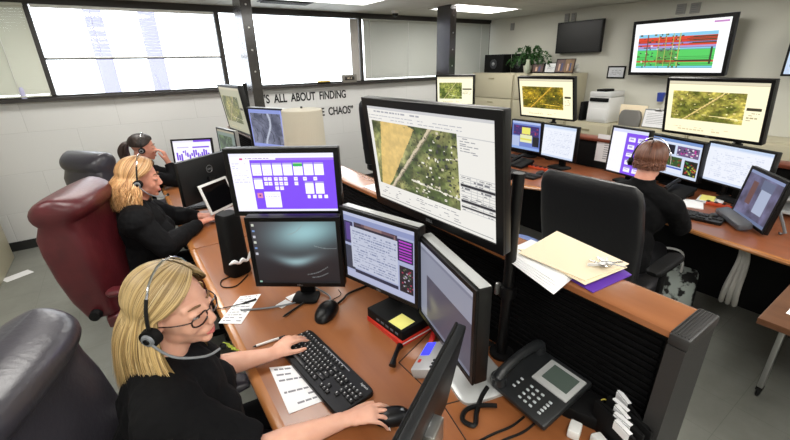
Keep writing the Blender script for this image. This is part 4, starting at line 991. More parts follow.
MB().loft([((-.02, 0, z), (1, 0, 0), (0, 1, 0), .03, a, 5) for z, a in ((0, .13), (.12, .14), (.18, .12), (.2, .09))], 28).build('mesh_pocket', mat('grey_mesh', (128, 126, 122), .5, metal=.4, bump=((200, 200, 200), .6)), o)
o = thing('clipboard', 'clipboard with a white form leaning behind the purple paned monitor', 'clipboard', (5.5, 2.28, .967), 0)
T_ = Matrix.Translation((0, 0, .12)) @ Matrix.Rotation(R(8), 4, 'Y')
MB().box((0, 0, 0), (.006, .32, .22), .002).xf(T_).build('board', GREYM, o); MB().box((-.005, 0, -.005), (.002, .3, .2)).xf(T_).build('paper', PAPER, o, False)
s = MB()
for q in range(7): s.box((-.0065, 0, .06-.02*q), (.0005, .24, .004))
s.xf(T_).build('print', GREYTXT, o, False); MB().box((-.01, 0, .105), (.014, .08, .03), .003).xf(T_).build('clip', STEEL, o)
c = thing('blue_cup', 'blue plastic pen cup hanging on the wall above the clipboard', 'cup', (5.86, 2.44, 1.26)); MB().loft([((0, 0, z), (1, 0, 0), (0, 1, 0), a, a, 5) for z, a in ((0, .03), (.11, .04), (.11, .034), (.02, .026))], 20).build('cup_body', BLUEP, c)
o = thing('paper_notice', 'white printed papers hung on the black partition left of the purple paned monitor', 'paper', (3.94, 2.06, .86)); MB().box((0, 0, .1), (.003, .15, .27)).box((-.002, -.05, .09), (.002, .12, .25)).build('page', PAPER, o, False)
s = MB()
for q in range(9): s.box((-.0036, -.05, .0+.022*q), (.0006, .09, .006))
s.build('print', GREYTXT, o, False)
o = thing('wall_tray', 'white paper tray stack at the far right behind the touch screen', 'tray', (3.72, .5, .76)); 
for q in range(3): MB().box((0, 0, .03+.09*q), (.24, .26, .012), .003).box((.11, 0, .06+.09*q), (.01, .26, .06), .003).build('tray_shelf', SILVER, o)
MB().box((0, 0, .296), (.2, .22, .02), .003).build('paper_stack', PAPER, o, False); MB().box((.11, .125, .15), (.012, .012, .3)).box((.11, -.125, .15), (.012, .012, .3)).build('tray_posts', STEEL, o, False)
o = MB().box((0, 0, .0005), (.21, .12, .001)).build('paper_scrap', PAPER, None, False); o.location = (-1.13, 4.75, .0003); o.rotation_euler = (0, 0, R(30)); tag(o, 'white paper scrap on the floor beside the metal cabinet', 'paper')
# ------------------------------------------------------------------ CHAIRS
def chair(label, loc, rz, lea, zt=1.22, w=.5, roll=True, group=None, knob=False, seat_z=.5, frame_m=BLACKM, recline=0, thick=.13):
    c = thing('office_chair', label, 'chair', (loc[0], loc[1], 0), R(rz), group)
    # seat cushion
    Y = (0, 1, 0)
    MB().loft([((-.27, 0, seat_z-.03), Y, (0, 0, 1), w*.36, .04, 4), ((-.24, 0, seat_z-.02), Y, (0, 0, 1), w*.46, .06, 4), ((0, 0, seat_z-.02), Y, (0, 0, 1), w*.51, .068, 4), ((.2, 0, seat_z-.015), Y, (0, 0, 1), w*.5, .068, 4), ((.26, 0, seat_z-.03), Y, (0, 0, 1), w*.46, .05, 3), ((.285, 0, seat_z-.045), Y, (0, 0, 1), w*.36, .02, 3)], 32).build('seat', lea, c)
    # back: sections up a curved spine
    H = zt-seat_z; rc = math.tan(R(recline)); secs = []
    prof = [(0, -.235, .05, .72), (.04, -.26, 1.0, .94), (.2, -.275, 1.25, 1.02), (.4, -.29, 1.4, 1.04), (.6, -.305, 1.4, 1.03), (.72, -.315, 1.3, 1.0)] if roll else [(0, -.235, .05, .8), (.04, -.245, .8, .96), (.3, -.26, .95, 1.02), (.6, -.3, .85, 1.04), (.88, -.345, .72, 1.0), (.96, -.356, .55, .95), (1.0, -.36, .2, .84)]
    for k, (t, x, th, ww) in enumerate(prof):
        secs.append(((x-rc*t*H, 0, seat_z+t*H), Y, (1, 0, .12), w/2*ww, thick/2*th, 4.5))
    if roll:
        rz_ = .17*H/2; cz_ = .83*H+0.0
        for q in range(9):
            a_ = -math.pi/2*.42+(math.pi/2*1.4)*q/8; sn, cs = math.sin(a_), max(math.cos(a_), .06)
            secs.append(((-.3-rc*.88*H, 0, seat_z+.875*H+rz_*1.35*sn), Y, (1, 0, .08), w/2*(.88+.14*cs), thick*.8*cs, 3.2))
    MB().loft(secs, 40).build('backrest', lea, c)
    # seams across the back
    s = MB()
    for t in (.32, .62):
        k = 0
        zz = seat_z+t*H; xf = -.235-.06*t-rc*t*H
        s.tube([(xf+thick*.31, -w*.44, zz), (xf+thick*.38, 0, zz), (xf+thick*.31, w*.44, zz)], .004, 5)
    s.build('piping', lea, c)
    for sg in (-1, 1):
        a = MB().loft([((x, sg*(w/2+.035), seat_z+.2), Y, (0, 0, 1), .045*f, .022*f, 3) for x, f in ((-.17, .5), (-.15, .9), (0, 1), (.15, 1), (.19, .6))], 20).build('armrest', frame_m if lea is BLKLEA else lea, c)
        MB().box((-.02, sg*(w/2+.045), seat_z+.06), (.06, .022, .26), .006).box((-.02, sg*(w/2-.03), seat_z-.075), (.06, .17, .022), .006).build('armrest_post', frame_m, a)
    if knob: MB().cyl((-.27, -w/2*.98, seat_z+.06), (-.27, -w/2*.98-.035, seat_z+.06), .03, .026, 20).build('recline_knob', BLACKM, c)
    MB().box((0, 0, seat_z-.1), (.3, .2, .04), .01).cyl((0, 0, .1), (0, 0, seat_z-.11), .028, seg=18).build('gas_column', BLACKM, c)
    for k in range(5):
        a = k*2*math.pi/5+.3; d = V((math.cos(a), math.sin(a), 0))
        lg = MB().loft([(d*r_+V((0, 0, z)), V((-d.y, d.x, 0)), (0, 0, 1), ww, hh, 3) for r_, z, ww, hh in ((.0, .11, .03, .03), (.14, .1, .026, .024), (.3, .082, .02, .014))], 12).build('base_leg', BLACKM, c)
        MB().cyl(d*.295+V((-d.y, d.x, 0))*.024+V((0, 0, .03)), d*.295+V((-d.y, d.x, 0))*.01+V((0, 0, .03)), .03, seg=16).cyl(d*.295-V((-d.y, d.x, 0))*.024+V((0, 0, .03)), d*.295-V((-d.y, d.x, 0))*.01+V((0, 0, .03)), .03, seg=16).cyl(d*.295+V((0, 0, .03)), d*.295+V((0, 0, .08)), .008, seg=8).build('caster', STEEL if k % 2 else BLACK, lg)
    return c
chair('black leather high-back chair of the blonde woman in the foreground', (-.10, 1.05), -20, GRYLEA, 1.17, .54, recline=3, thick=.17)
chair('maroon leather high-back chair with a side knob behind the strawberry blonde woman', (.0, 2.58), -20, MAROON, 1.22, .52, knob=True, recline=2, thick=.18)
chair('dark grey leather chair behind the maroon one, against the block wall', (-.02, 4.06), 37, GRYLEA, 1.22, .43, recline=2, thick=.15)
chair('large black chair of the woman at the right console, behind the folder pile', (2.36, 1.09), 2, BLKLEA, 1.22, .56, roll=False, recline=3, thick=.1)
chair('black chair back between the map monitor and the block wall', (2.885, 4.42), 34, BLKLEA, 1.38, .42, roll=False, seat_z=.55)

# ------------------------------------------------------------------ PEOPLE
def remesh(mb, name, voxel, m, parent, smooth=4, disp=None):
    bmesh.ops.recalc_face_normals(mb.bm, faces=mb.bm.faces)
    me = bpy.data.meshes.new(name); mb.bm.to_mesh(me); mb.bm.free()
    o = bpy.data.objects.new(name, me); COL.objects.link(o)
    r = o.modifiers.new('r', 'REMESH'); r.mode = 'VOXEL'; r.voxel_size = voxel; r.adaptivity = 0
    s = o.modifiers.new('s', 'SMOOTH'); s.factor = .5; s.iterations = smooth
    if disp:
        tx = bpy.data.textures.new('folds', 'CLOUDS'); tx.noise_scale = disp[0]; d = o.modifiers.new('d', 'DISPLACE'); d.texture = tx; d.strength = disp[1]; d.mid_level = .5
    new = bpy.data.meshes.new_from_object(o.evaluated_get(bpy.context.evaluated_depsgraph_get()))
    bpy.data.objects.remove(o)
    for p in new.polygons: p.use_smooth = True
    new.name = name; new.materials.clear(); new.materials.append(m)
    return link(name, new, parent)
def cap(mb, p0, p1, r0, r1, seg=14):
    """tapered capsule"""
    p0, p1 = V(p0), V(p1); mb.cyl(p0, p1, r0, r1, seg); mb.ell(p0, (r0,)*3, seg=seg, rings=8); mb.ell(p1, (r1,)*3, seg=seg, rings=8)
def hand(mb, wrist, fwd, up, side, size=1.0, curl=(12, 20, 14), spread=5, thumb=(38, 10), nails=None):
    """fwd: along the hand, up: back of the hand; side=+1: thumb towards up x fwd"""
    f = V(fwd).normalized(); u = V(up); u = (u-f*u.dot(f)).normalized(); s = u.cross(f)*side   # towards thumb
    k = size; w = V(wrist)
    # palm
    for t, wd, th in ((.02, .026, .019), (.045, .032, .0175), (.07, .036, .0155), (.088, .037, .0135)):
        mb.ell(w+f*t*k, (.024*k, wd*k, th*k), Matrix((f, s, u)).transposed(), 12, 8)
    cap(mb, w+f*.015*k+s*.018*k-u*.006*k, w+f*.055*k+s*.03*k-u*.008*k, .017*k, .014*k, 10)
    for i, (off, L, r) in enumerate(((.0285, (.042, .026, .02), .0088), (.0095, (.046, .029, .021), .009), (-.0095, (.043, .027, .021), .0086), (-.0275, (.034, .021, .018), .0076))):
        a = R(spread*(1.5-i)); d = (f*math.cos(a)+s*math.sin(a)); p = w+f*(.09-.004*abs(i-1.2))*k+s*off*k+u*.001
        ang = -R(4); pts = [p]
        for j, L_ in enumerate(L):
            ang += R(curl[j]+(i*1.5)); dd = d*math.cos(ang)-u*math.sin(ang); p2 = pts[-1]+dd*L_*k; pts.append(p2)
        for j in range(3): cap(mb, pts[j], pts[j+1], r*(1-.08*j)*k, r*(1-.08*(j+1))*k, 10)
        if nails is not None:
            dd = (pts[3]-pts[2]).normalized(); n = (u-dd*u.dot(dd)).normalized(); nails.append((pts[3]+dd*.001*k+n*r*.66*k, dd, n, r*k))
    a = R(thumb[0]); d = f*math.cos(a)+s*math.sin(a); p = w+f*.03*k+s*.027*k-u*.008*k; pts = [p]
    for L_, bend in ((.036, 0), (.03, thumb[1]), (.024, 12)):
        a -= R(bend); d = f*math.cos(a)+s*math.sin(a)-u*.22; pts.append(pts[-1]+d.normalized()*L_*k)
    for j, (ra, rb) in enumerate(((.0135, .011), (.0108, .01), (.01, .0082))): cap(mb, pts[j], pts[j+1], ra*k, rb*k, 10)
def blobspec(v): return v
def person(label, head, hyaw, hpitch, neck, shR, shL, elR, elL, wrR, wrL, pelvis, kneeR, kneeL, shirt, skin, voxel=.005, sleeve='long', handR=None, handL=None, female=1, hroll=0, shirtname='black_shirt', hair=None, hk=1.0, bulk=0):
    """all joint positions in world metres"""
    root = thing('person', label, 'person', (pelvis[0], pelvis[1], 0))
    O = V((pelvis[0], pelvis[1], 0)); S = lambda p: V(p)-O
    head, neck, shR, shL, elR, elL, wrR, wrL, pelvis, kneeR, kneeL = [S(p) for p in (head, neck, shR, shL, elR, elL, wrR, wrL, pelvis, kneeR, kneeL)]
    HM = Matrix.Translation(head) @ Matrix.Rotation(R(hyaw), 4, 'Z') @ Matrix.Rotation(R(hpitch), 4, 'Y') @ Matrix.Rotation(R(hroll), 4, 'X') @ Matrix.Scale(hk, 4)
    H3 = HM.to_3x3(); h = lambda x, y, z: HM @ V((x, y, z)); HR = H3.normalized()
    b = MB()
    def he(c, r, rot=None):
        b.ell(h(*c), [q*hk for q in r], HR if rot is None else HR @ rot, 24, 16)
    he((-.014, 0, .034), (.094, .074, .083)); he((.012, 0, -.005), (.08, .068, .08)); he((.028, 0, -.045), (.06, .056, .062)); he((.036, 0, -.08), (.044, .042, .03)); he((.07, 0, -.098), (.018, .02, .015))
    for s in (-1, 1):
        he((.05, s*.03, -.032), (.032, .028, .034)); he((.006, s*.04, -.06), (.042, .022, .034)); he((-.008, s*.074, -.008), (.017, .007, .03), Matrix.Rotation(R(s*14), 3, 'Z'))
        cap(b, h(.074, s*.012, .03), h(.06, s*.044, .026), .011*hk, .01*hk, 10); he((.101, s*.0105, -.034), (.009, .007, .0065))
        he((.077, s*.031, .006), (.0125, .0165, .0115))
    cap(b, h(.086, 0, .014), h(.103, 0, -.026), .0085*hk, .0125*hk, 12); he((.08, 0, -.06), (.016, .026, .022))
    cap(b, h(-.028, 0, -.055), neck, .055, .058, 18); cap(b, h(.0, 0, -.06), neck+V((.01, 0, .02)), .047, .052, 16)
    # torso
    ax = (shL-shR).normalized(); chest = (shR+shL)/2+V((0, 0, -.12)); fw = V((0, 0, 1)).cross(ax)*-1
    fw = V((ax.y, -ax.x, 0)).normalized()
    Tm = Matrix((fw, ax, fw.cross(ax))).transposed()
    sw = (shL-shR).length
    def torso(m, g):
        g = g+bulk
        m.ell(chest+V((0, 0, .03)), (.112+g, sw*.43+g, .15+g), Tm, 24, 16); mid = chest.lerp(pelvis, .5)
        m.ell(mid, (.118+g, sw*.4+g, .16+g), Tm, 24, 16); m.ell(pelvis+V((0, 0, .05)), (.135+g, .18+g, .13+g), Tm, 24, 16); m.ell(chest.lerp(pelvis, .75), (.125+g, .165+g, .13+g), Tm, 24, 16)
        if female:
            for s in (-1, 1): m.ell(chest+fw*.085+ax*s*.068+V((0, 0, -.02)), (.06+g, .064+g, .062+g), Tm, 18, 12)
        for sh in (shR, shL): cap(m, neck+V((-.02, 0, -.03)), sh, .046+g, .055+g, 16)
    torso(b, 0)
    for sh, el, wr in ((shR, elR, wrR), (shL, elL, wrL)):
        cap(b, sh, el, .052, .041, 18); cap(b, el, el.lerp(wr, .35), .04, .041, 18); cap(b, el.lerp(wr, .35), el.lerp(wr, .85), .041, .028, 18); cap(b, el.lerp(wr, .85), wr, .028, .0255, 18)
    nails = []
    for wr, el, hs, side in ((wrR, elR, handR, 1), (wrL, elL, handL, -1)):
        f = hs.pop('f', None) if hs else None; hs = hs or {}
        hand(b, wr, V(f) if f else (wr-el), hs.pop('up', V((0, 0, 1))), hs.pop('side', side), nails=nails, **hs)
    for kn, s in ((kneeR, -1), (kneeL, 1)):
        hip = pelvis+ax*s*.09*-1*-1; an = kn+V((.02, 0, -(kn.z-.09)))
        cap(b, hip, kn, .085, .058, 18); cap(b, kn, an, .052, .034, 16)
    body = remesh(b, 'body', voxel, skin, root, 7)
    # shirt
    m = MB(); torso(m, .012); bk = bulk*.5
    f_ = {'long': 1.0, 'short': 0}[sleeve]
    for sh, el, wr in ((shR, elR, wrR), (shL, elL, wrL)):
        if f_: cap(m, sh, el, .066+bk, .057+bk, 20); cap(m, el, el.lerp(wr, .4), .057+bk, .054+bk*.6, 20); m.cyl(el.lerp(wr, .3), el.lerp(wr, .93), .054+bk*.6, .04, 20)
        else:
            m.ell(sh, (.072+bk, .072+bk, .072+bk)); m.cyl(sh, sh.lerp(el, .9), .074+bk, .07+bk*.5, 22)
    m.cyl(neck+V((-.005, 0, -.03)), neck+V((.0, 0, .02)), .075, .066, 24)
    # open ends come from the capped cylinders; remesh joins all
    remesh(m, shirtname, max(voxel, .006), shirt, root, 3, (.07, .016))
    t = MB()
    for kn, s in ((kneeR, -1), (kneeL, 1)):
        hip = pelvis+ax*s*.09; an = kn+V((.02, 0, -(kn.z-.09)))
        cap(t, hip, kn, .098, .07, 18); cap(t, kn, kn.lerp(an, .9), .068, .055, 16)
    t.ell(pelvis, (.14, .19, .11), Tm, 20, 12)
    remesh(t, 'trousers', .01, TROUSER, root, 3)
    for kn, s in ((kneeR, -1), (kneeL, 1)):
        an = kn+V((.02, 0, -(kn.z-.09))); q = MB()
        q.loft([((an.x-.06+x, an.y, z), (0, 1, 0), (0, 0, 1), a, c_, 2.6) for x, z, a, c_ in ((0, .045, .02, .03), (.02, .045, .035, .042), (.1, .04, .04, .038), (.17, .03, .042, .027), (.21, .024, .03, .016))], 20).build('shoe', BLACKM, root)
    for s in (-1, 1):
        e = MB().ell(h(.0815, s*.031, .004), [.0085*hk, .0115*hk, .0075*hk], HR).build('eye', EYEW, root)
        MB().ell(h(.0875, s*.031, .003), [.0035*hk, .005*hk, .005*hk], HR).build('iris', IRIS, e)
        q = MB(); q.tube([h(.0855, s*.02, .008), h(.0885, s*.031, .0095), h(.081, s*.043, .005)], [.0025, .005, .0025], 6); q.build('eyelid', skin, e)
        q = MB(); q.tube([h(.0885, s*.016, .03), h(.087, s*.031, .0355), h(.073, s*.047, .031)], [.003, .0032, .0015], 6); q.build('eyebrow', BROWM, root)
    q = MB(); q.tube([h(.089, -.019, -.0705), h(.097, 0, -.067), h(.089, .019, -.0705)], [.0015, .0036, .0015], 8); q.tube([h(.089, -.017, -.0715), h(.096, 0, -.0745), h(.089, .017, -.0715)], [.0015, .0042, .0015], 8); q.build('lips', LIPM, root)
    q = MB()
    for p, d, n, r in nails:
        q.ell(p, (r*.8, r*.72, r*.2), Matrix((d, n.cross(d), n)).transposed(), 10, 6)
    q.build('fingernails', NAIL, root)
    return root, HM, h, HR
# hair -------------------------------------------------------------
def hairstyle(root, HM, cols, n=900, length=.3, style='long', seed=1, part=-.0, hem=.03, wave=.0, thick=.012, spread=.02, front=58, grav=None, name='hair', down0=.0, rmul=1.0, side_back=0.0, wid=.0032, minr=.075, frontlow=None, fwd=0):
    rr = random.Random(seed); W3 = HM.to_3x3(); hk = W3.col[0].length
    G = (W3.inverted() @ V((0, 0, -1))).normalized() if grav is None else V(grav)
    C = V((-.014, 0, .034)); RX, RY, RZ = .094+thick, .074+thick, .083+thick
    def path(phi, lay, L, jit, N=16):
        # phi: azimuth from the face (degrees, + = left side); strands leave the parting and arc over the skull
        sg = 1 if phi > 0 else -1; q_ = abs(phi); fl = frontlow or front
        azf = R(sg*(fl+(q_-front)*(180-fl)/(180-front)))
        k = 1+lay; x0 = .066-.135*((q_-front)/(180-front))
        d0 = V((x0/RX, (part+.004*sg)/RY, 0)); d0.z = math.sqrt(max(.05, 1-d0.x**2-d0.y**2)); d0.normalize()
        tm = R(97); d1 = V((math.sin(tm)*math.cos(azf), math.sin(tm)*math.sin(azf), math.cos(tm)))
        n1 = N//2; om = math.acos(max(-1, min(1, d0.dot(d1)))); pts = []
        for i in range(n1+1):
            t = i/n1; dd = (d0*math.sin((1-t)*om)+d1*math.sin(t*om))/math.sin(om)
            if q_ < 100: dd.x += .22*math.sin(t*math.pi)*(100-q_)/62; dd.normalize()
            pts.append(V((C.x+RX*k*dd.x, RY*k*dd.y, C.z+RZ*k*dd.z)))
        last = pts[-1]; out = V((last.x-C.x*1.5, last.y, 0)); out = out.normalized()
        n2 = N-n1
        if L < .01: return pts+[last]*n2
        for i in range(1, n2+1):
            t = i/n2; d = G*L*t
            q = last+d+out*(spread*math.sin(min(t*2, 1)*1.57)+jit*t*.4)+V((-side_back*t, 0, 0))
            if fwd and q_ < 105 and phi < 0: q += V((fwd*t*t*(105-q_)/60, 0, 0))
            if wave: q += V((math.sin(t*9+jit*300)*wave, math.cos(t*8+phi)*wave, 0))*min(t*2, 1)
            pts.append(q)
        return pts
    # base shell: grid over phi
    sh = MB(); grid = []
    phis = [front-2+(360-2*front+4)*i/40 for i in range(41)]
    phis = [p if p <= 180 else p-360 for p in phis]
    for ph in phis:
        f = path(ph if abs(ph) > .1 else .1, -.03, length*(.93+.05*math.sin(ph)), 0, 16); grid.append([sh.bm.verts.new(HM @ p) for p in f])
    for i in range(40):
        for j in range(16): 
            sh.bm.faces.new((grid[i][j], grid[i+1][j], grid[i+1][j+1], grid[i][j+1]))
    me_o = sh
    bm = sh.bm; bmesh.ops.recalc_face_normals(bm, faces=bm.faces)
    pass
    ncell = len(bm.verts)
    lay = bm.verts.layers.float_color.new('Col')
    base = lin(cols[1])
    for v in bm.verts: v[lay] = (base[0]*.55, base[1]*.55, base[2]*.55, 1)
    for q in range(n):
        ph = rr.uniform(front, 360-front); ph = ph if ph <= 180 else ph-360
        l_ = rr.uniform(0, .1)+.02; L = length*rr.uniform(.72, 1.06); L *= 1+((.25 if ph < 0 else -.6)*(105-abs(ph))/60 if fwd and abs(ph) < 105 else 0)
        f = path(ph, l_, L, rr.uniform(-hem, hem), 16)
        off = V((rr.uniform(-1, 1), rr.uniform(-1, 1), 0))*.004
        col = lin(cols[min(int(abs(rr.gauss(0, .36))*len(cols)), len(cols)-1)]); g = rr.uniform(.8, 1.15)
        f = catmull([HM @ (p+off*(i/16)) for i, p in enumerate(f)], 2)
        N = len(f); prev = None
        for i, p in enumerate(f):
            d = (f[min(i+1, N-1)]-f[max(i-1, 0)]).normalized(); rad = (p-(HM @ (C+G*max(0, (i/N-.5))*L))).normalized()
            sd = d.cross(rad); sd = sd.normalized() if sd.length > 1e-5 else V((0, 1, 0)); nn = sd.cross(d)
            w = wid*(1-.75*(i/(N-1))**2.5)*(.35+.65*min(1, i/5))
            vs = [bm.verts.new(p+sd*w), bm.verts.new(p+nn*w*.55), bm.verts.new(p-sd*w)]
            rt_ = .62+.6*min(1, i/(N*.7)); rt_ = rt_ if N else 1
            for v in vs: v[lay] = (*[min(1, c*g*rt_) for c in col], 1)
            if prev: 
                bm.faces.new((prev[0], prev[1], vs[1], vs[0])); bm.faces.new((prev[1], prev[2], vs[2], vs[1]))
            prev = vs
    me = bpy.data.meshes.new(name); bm.to_mesh(me); bm.free(); me.materials.append(HAIRM)
    for p in me.polygons: p.use_smooth = True
    return link(name, me, root)
def headset(label, h, HR, hk=1.0, side=-1, root=None, band_r=.104, mic=True, back=-.0, off=.0):
    t = thing('headset', label, 'headset', root.location); loc = lambda p: p
    pts = [h(back+0, (.094+off)*math.sin(a), -.005+(.143+off)*math.cos(a)) for a in np.linspace(-math.pi/2, math.pi/2, 15)]
    MB().tube(pts, .0032, 8, smooth=False).build('headband', CHROME, t)
    # lower black sleeve of the band
    MB().tube(pts[-4:] if side > 0 else pts[:4], .0048, 8, smooth=False).build('band_sleeve', BLACK, t)
    c = h(back, side*(.095+off), -.012); ax = (HR @ V((0, side, 0)))
    e = MB(); e.cyl(c-ax*.012, c+ax*.01, .027*hk, .025*hk, 24); e.build('ear_cushion', BLACKM, t)
    e = MB(); e.cyl(c+ax*.01, c+ax*.016, .018*hk, .015*hk, 24); e.build('ear_cap', GREYM, t); MB().cyl(c+ax*.016, c+ax*.019, .009*hk, .008*hk, 20).build('ear_button', BLACK, t)
    if mic:
        MB().tube([c+ax*.014, h(.05, side*(.098+off), -.068), h(.108, side*.07, -.1), h(.136, side*.035, -.098)], .0035, 8).build('mic_boom', GREYM, t)
        q = h(.139, side*.031, -.097); MB().ell(q, (.009, .009, .009)).build('mic_tip', BLACKM, t)
    return t

# foreground woman
W1, HM1, h1, HR1 = person('blonde woman in a black polo shirt with glasses and headset typing in the foreground', (.012, 1.125, 1.178), -42, 3, (-.05, 1.13, 1.02), (-.065, .95, .955), (-.035, 1.315, .955),
    (.1, .87, .80), (.06, 1.3, .80), (.345, .83, .797), (.265, 1.245, .80), (-.16, 1.16, .53), (.3, 1.05, .5), (.3, 1.27, .5), SHIRT, SKIN, .0045, 'short',
    dict(f=(.13, -.055, .012), up=(0, .05, 1), curl=(18, 24, 14), spread=6, size=1.0), dict(f=(.13, .045, .01), up=(0, .1, 1), curl=(20, 26, 16), spread=6, size=1.0), hk=1.0, hroll=5, bulk=.022)
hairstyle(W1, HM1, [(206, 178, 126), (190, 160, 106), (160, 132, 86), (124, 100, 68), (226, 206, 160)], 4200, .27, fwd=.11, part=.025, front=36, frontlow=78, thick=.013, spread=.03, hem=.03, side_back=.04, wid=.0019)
headset('silver and black headset worn by the blonde woman in the foreground', h1, HR1, side=-1, root=W1, off=.014)
for ch in []: pass
# glasses
g = thing('eyeglasses', 'dark rimmed glasses worn by the blonde foreground woman', 'glasses', W1.location)
for s in (-1, 1):
    rim = [h1(.101-.012*abs(math.cos(a))*(1 if math.cos(a)*s > 0 else 0)-.004, s*.033+.026*math.copysign(abs(math.cos(a))**.7, math.cos(a)), -.002+.016*math.copysign(abs(math.sin(a))**.7, math.sin(a))) for a in np.linspace(0, 2*math.pi, 21)]
    MB().tube(rim, .0025, 6, smooth=False).build('rim', mat('dark_tortoise', (46, 26, 22), .25), g)
    MB().tube([h1(.085, s*.06, .005), h1(.05, s*.078, .004), h1(-.01, s*.084, -.002)], .0018, 6).build('temple_arm', MATS['dark_tortoise'], g)
MB().tube([h1(.096, -.008, .004), h1(.102, 0, .008), h1(.096, .008, .004)], .0018, 6).build('bridge', MATS['dark_tortoise'], g)

# strawberry blonde woman
W2, HM2, h2, HR2 = person('strawberry blonde woman in a black long sleeved top with a headset at the middle station', (.03, 2.82, 1.175), -14, 7, (-.02, 2.83, 1.025), (-.05, 2.64, .955), (-.02, 3.01, .955),
    (.06, 2.58, .79), (.16, 3.07, .82), (.3, 2.86, .80), (.33, 3.0, .80), (-.14, 2.83, .53), (.3, 2.72, .5), (.3, 2.95, .5), JACKET, SKIN2, .006, 'long',
    dict(f=(.12, .06, .0), curl=(16, 20, 14)), dict(f=(.13, -.03, .0), curl=(16, 20, 14)), bulk=.025)
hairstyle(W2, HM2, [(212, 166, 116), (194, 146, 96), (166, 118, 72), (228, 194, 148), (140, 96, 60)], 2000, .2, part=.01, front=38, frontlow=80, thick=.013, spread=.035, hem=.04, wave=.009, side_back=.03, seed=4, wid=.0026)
headset('headset with silver ear cap worn by the strawberry blonde woman', h2, HR2, side=-1, root=W2, off=.012)

# dark haired woman
W3, HM3, h3, HR3 = person('dark haired woman with a ponytail resting her chin on her hand at the far station', (.125, 4.26, 1.13), -13, 6, (.08, 4.27, .99), (.04, 4.1, .92), (.06, 4.44, .92),
    (.31, 4.13, .81), (.3, 4.5, .80), (.29, 4.2, .98), (.42, 4.34, .80), (-.06, 4.26, .52), (.3, 4.16, .5), (.3, 4.4, .5), JACKET, SKIN2, .007, 'long',
    dict(f=(-.02, .02, .12), up=(.9, -.3, 0), curl=(30, 40, 30)), dict(f=(.12, -.02, 0)), hk=.97)
hairstyle(W3, HM3, [(48, 36, 32), (38, 28, 26), (62, 46, 38), (30, 24, 22)], 700, .0, part=0, front=36, frontlow=80, thick=.008, spread=.0, hem=.0, seed=6, wid=.005)
pt = MB(); rr = random.Random(3)
for k in range(70):
    a = rr.random()*6.28; r_ = .02+.02*rr.random(); p = [h3(-.1, 0, .04), h3(-.14+r_*math.cos(a)*.5, r_*math.sin(a), .04), h3(-.165+r_*math.cos(a), r_*math.sin(a)*1.2, -.03), h3(-.15+r_*math.cos(a), r_*math.sin(a)*1.3, -.12), h3(-.14+r_*math.cos(a)*.8, r_*math.sin(a), -.2-.05*rr.random())]
    pt.tube(p, [.009, .01, .009, .003], 4)
pt.build('ponytail', mat('dark_brown_hair', (54, 38, 32), .45), W3)
headset('thin silver headset band on the dark haired woman', h3, HR3, side=-1, root=W3, off=.004, mic=False)

# right console
W4, HM4, h4, HR4 = person('short red haired person in a black shirt seen from behind at the right console', (2.69, 1.1, 1.19), 16, 9, (2.63, 1.09, 1.075), (2.64, .9, .955), (2.6, 1.27, .955),
    (2.77, .87, .80), (2.76, 1.32, .80), (2.98, .98, .80), (3.0, 1.2, .80), (2.5, 1.09, .53), (2.98, 1.05, .5), (2.98, 1.27, .5), SHIRT, SKIN2, .007, 'long',
    dict(f=(.13, .02, 0), curl=(16, 20, 14)), dict(f=(.13, -.02, 0), curl=(16, 20, 14)))
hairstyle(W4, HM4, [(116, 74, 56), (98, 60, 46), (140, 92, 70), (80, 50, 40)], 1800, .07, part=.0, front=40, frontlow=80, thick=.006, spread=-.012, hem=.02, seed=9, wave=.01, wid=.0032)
headset('black headset worn by the red haired person at the right console', h4, HR4, side=1, root=W4, off=.012, mic=False)

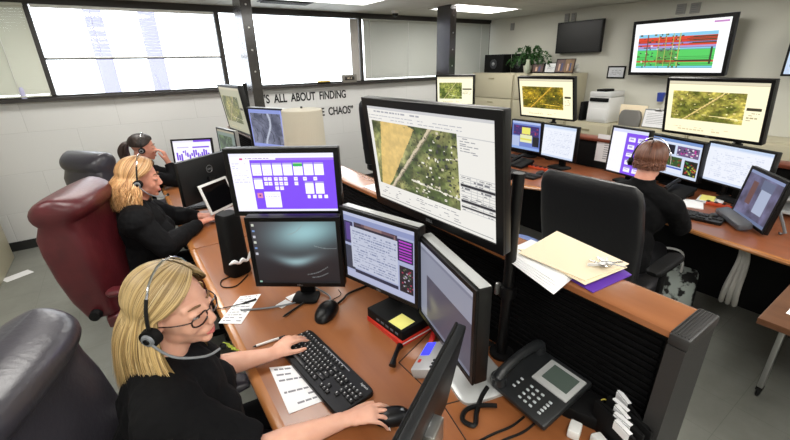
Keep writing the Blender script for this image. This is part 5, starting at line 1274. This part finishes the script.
q = MB()
for k in range(4): q.tube([(.115+.006*k, 1.2-.012*k, .955-.003*k), (.135+.006*k, 1.215-.012*k, .93-.003*k)], .0028, 5)
q.xf(Matrix.Translation(-W1.location)).build('shirt_emblem', mat('lime_thread', (176, 190, 70), .7), W1)
GR = {'monitor': 'computer monitors on the consoles', 'chair': 'high-back office chairs', 'keyboard': 'black computer keyboards', 'mouse': 'black computer mice', 'television': 'screens on the back wall',
      'monitor stand': 'poles carrying the map monitors', 'cabinet': 'beige steel cabinets', 'picture frame': 'framed pictures', 'folder': 'folders on the left console', 'paper': 'loose papers', 'headset': 'telephone headsets', 'person': 'people at the stations',
      'blind': 'window blinds', 'wall fitting': 'small fittings high on the back wall', 'speaker': 'loudspeakers', 'cable': 'desk cables', 'pen': 'pens on the desk', 'adapter': 'white power adapters', 'desk': 'console worktops', 'partition': 'console partitions', 'telephone': 'desk phones', 'keypad': 'orange key strips', 'sticky pad': 'yellow sticky pads', 'ceiling light': 'ceiling light panels', 'pier': 'piers outside the window', 'wall lettering': 'lettering on the block wall'}
for o in COL.objects:
    if o.parent is None and 'category' in o.keys() and 'group' not in o.keys() and o['category'] in GR: o['group'] = GR[o['category']]
cam = bpy.data.cameras.new('camera'); co = bpy.data.objects.new('camera', cam); COL.objects.link(co)
yaw, pit, rol = R(55.94), R(21.77), R(-1.33)
f = V((math.cos(yaw)*math.cos(pit), math.sin(yaw)*math.cos(pit), -math.sin(pit))); r0 = V((math.sin(yaw), -math.cos(yaw), 0)); u0 = r0.cross(f)
r1 = r0*math.cos(rol)+u0*math.sin(rol); u1 = -r0*math.sin(rol)+u0*math.cos(rol)
co.matrix_world = Matrix(((r1.x, u1.x, -f.x, 0), (r1.y, u1.y, -f.y, 0), (r1.z, u1.z, -f.z, 1.8), (0, 0, 0, 1)))
cam.sensor_width = 36; cam.lens = 393/790*36; cam.clip_start = .02
bpy.context.scene.camera = co
w = bpy.data.worlds.new('World'); bpy.context.scene.world = w; w.use_nodes = True
bg = w.node_tree.nodes['Background']; bg.inputs[0].default_value = (.92, .95, 1, 1); bg.inputs[1].default_value = 6.0
vs = bpy.context.scene.view_settings; vs.view_transform = 'Standard'; vs.look = 'None'; vs.exposure = .08; vs.gamma = 1; vs.use_curve_mapping = False
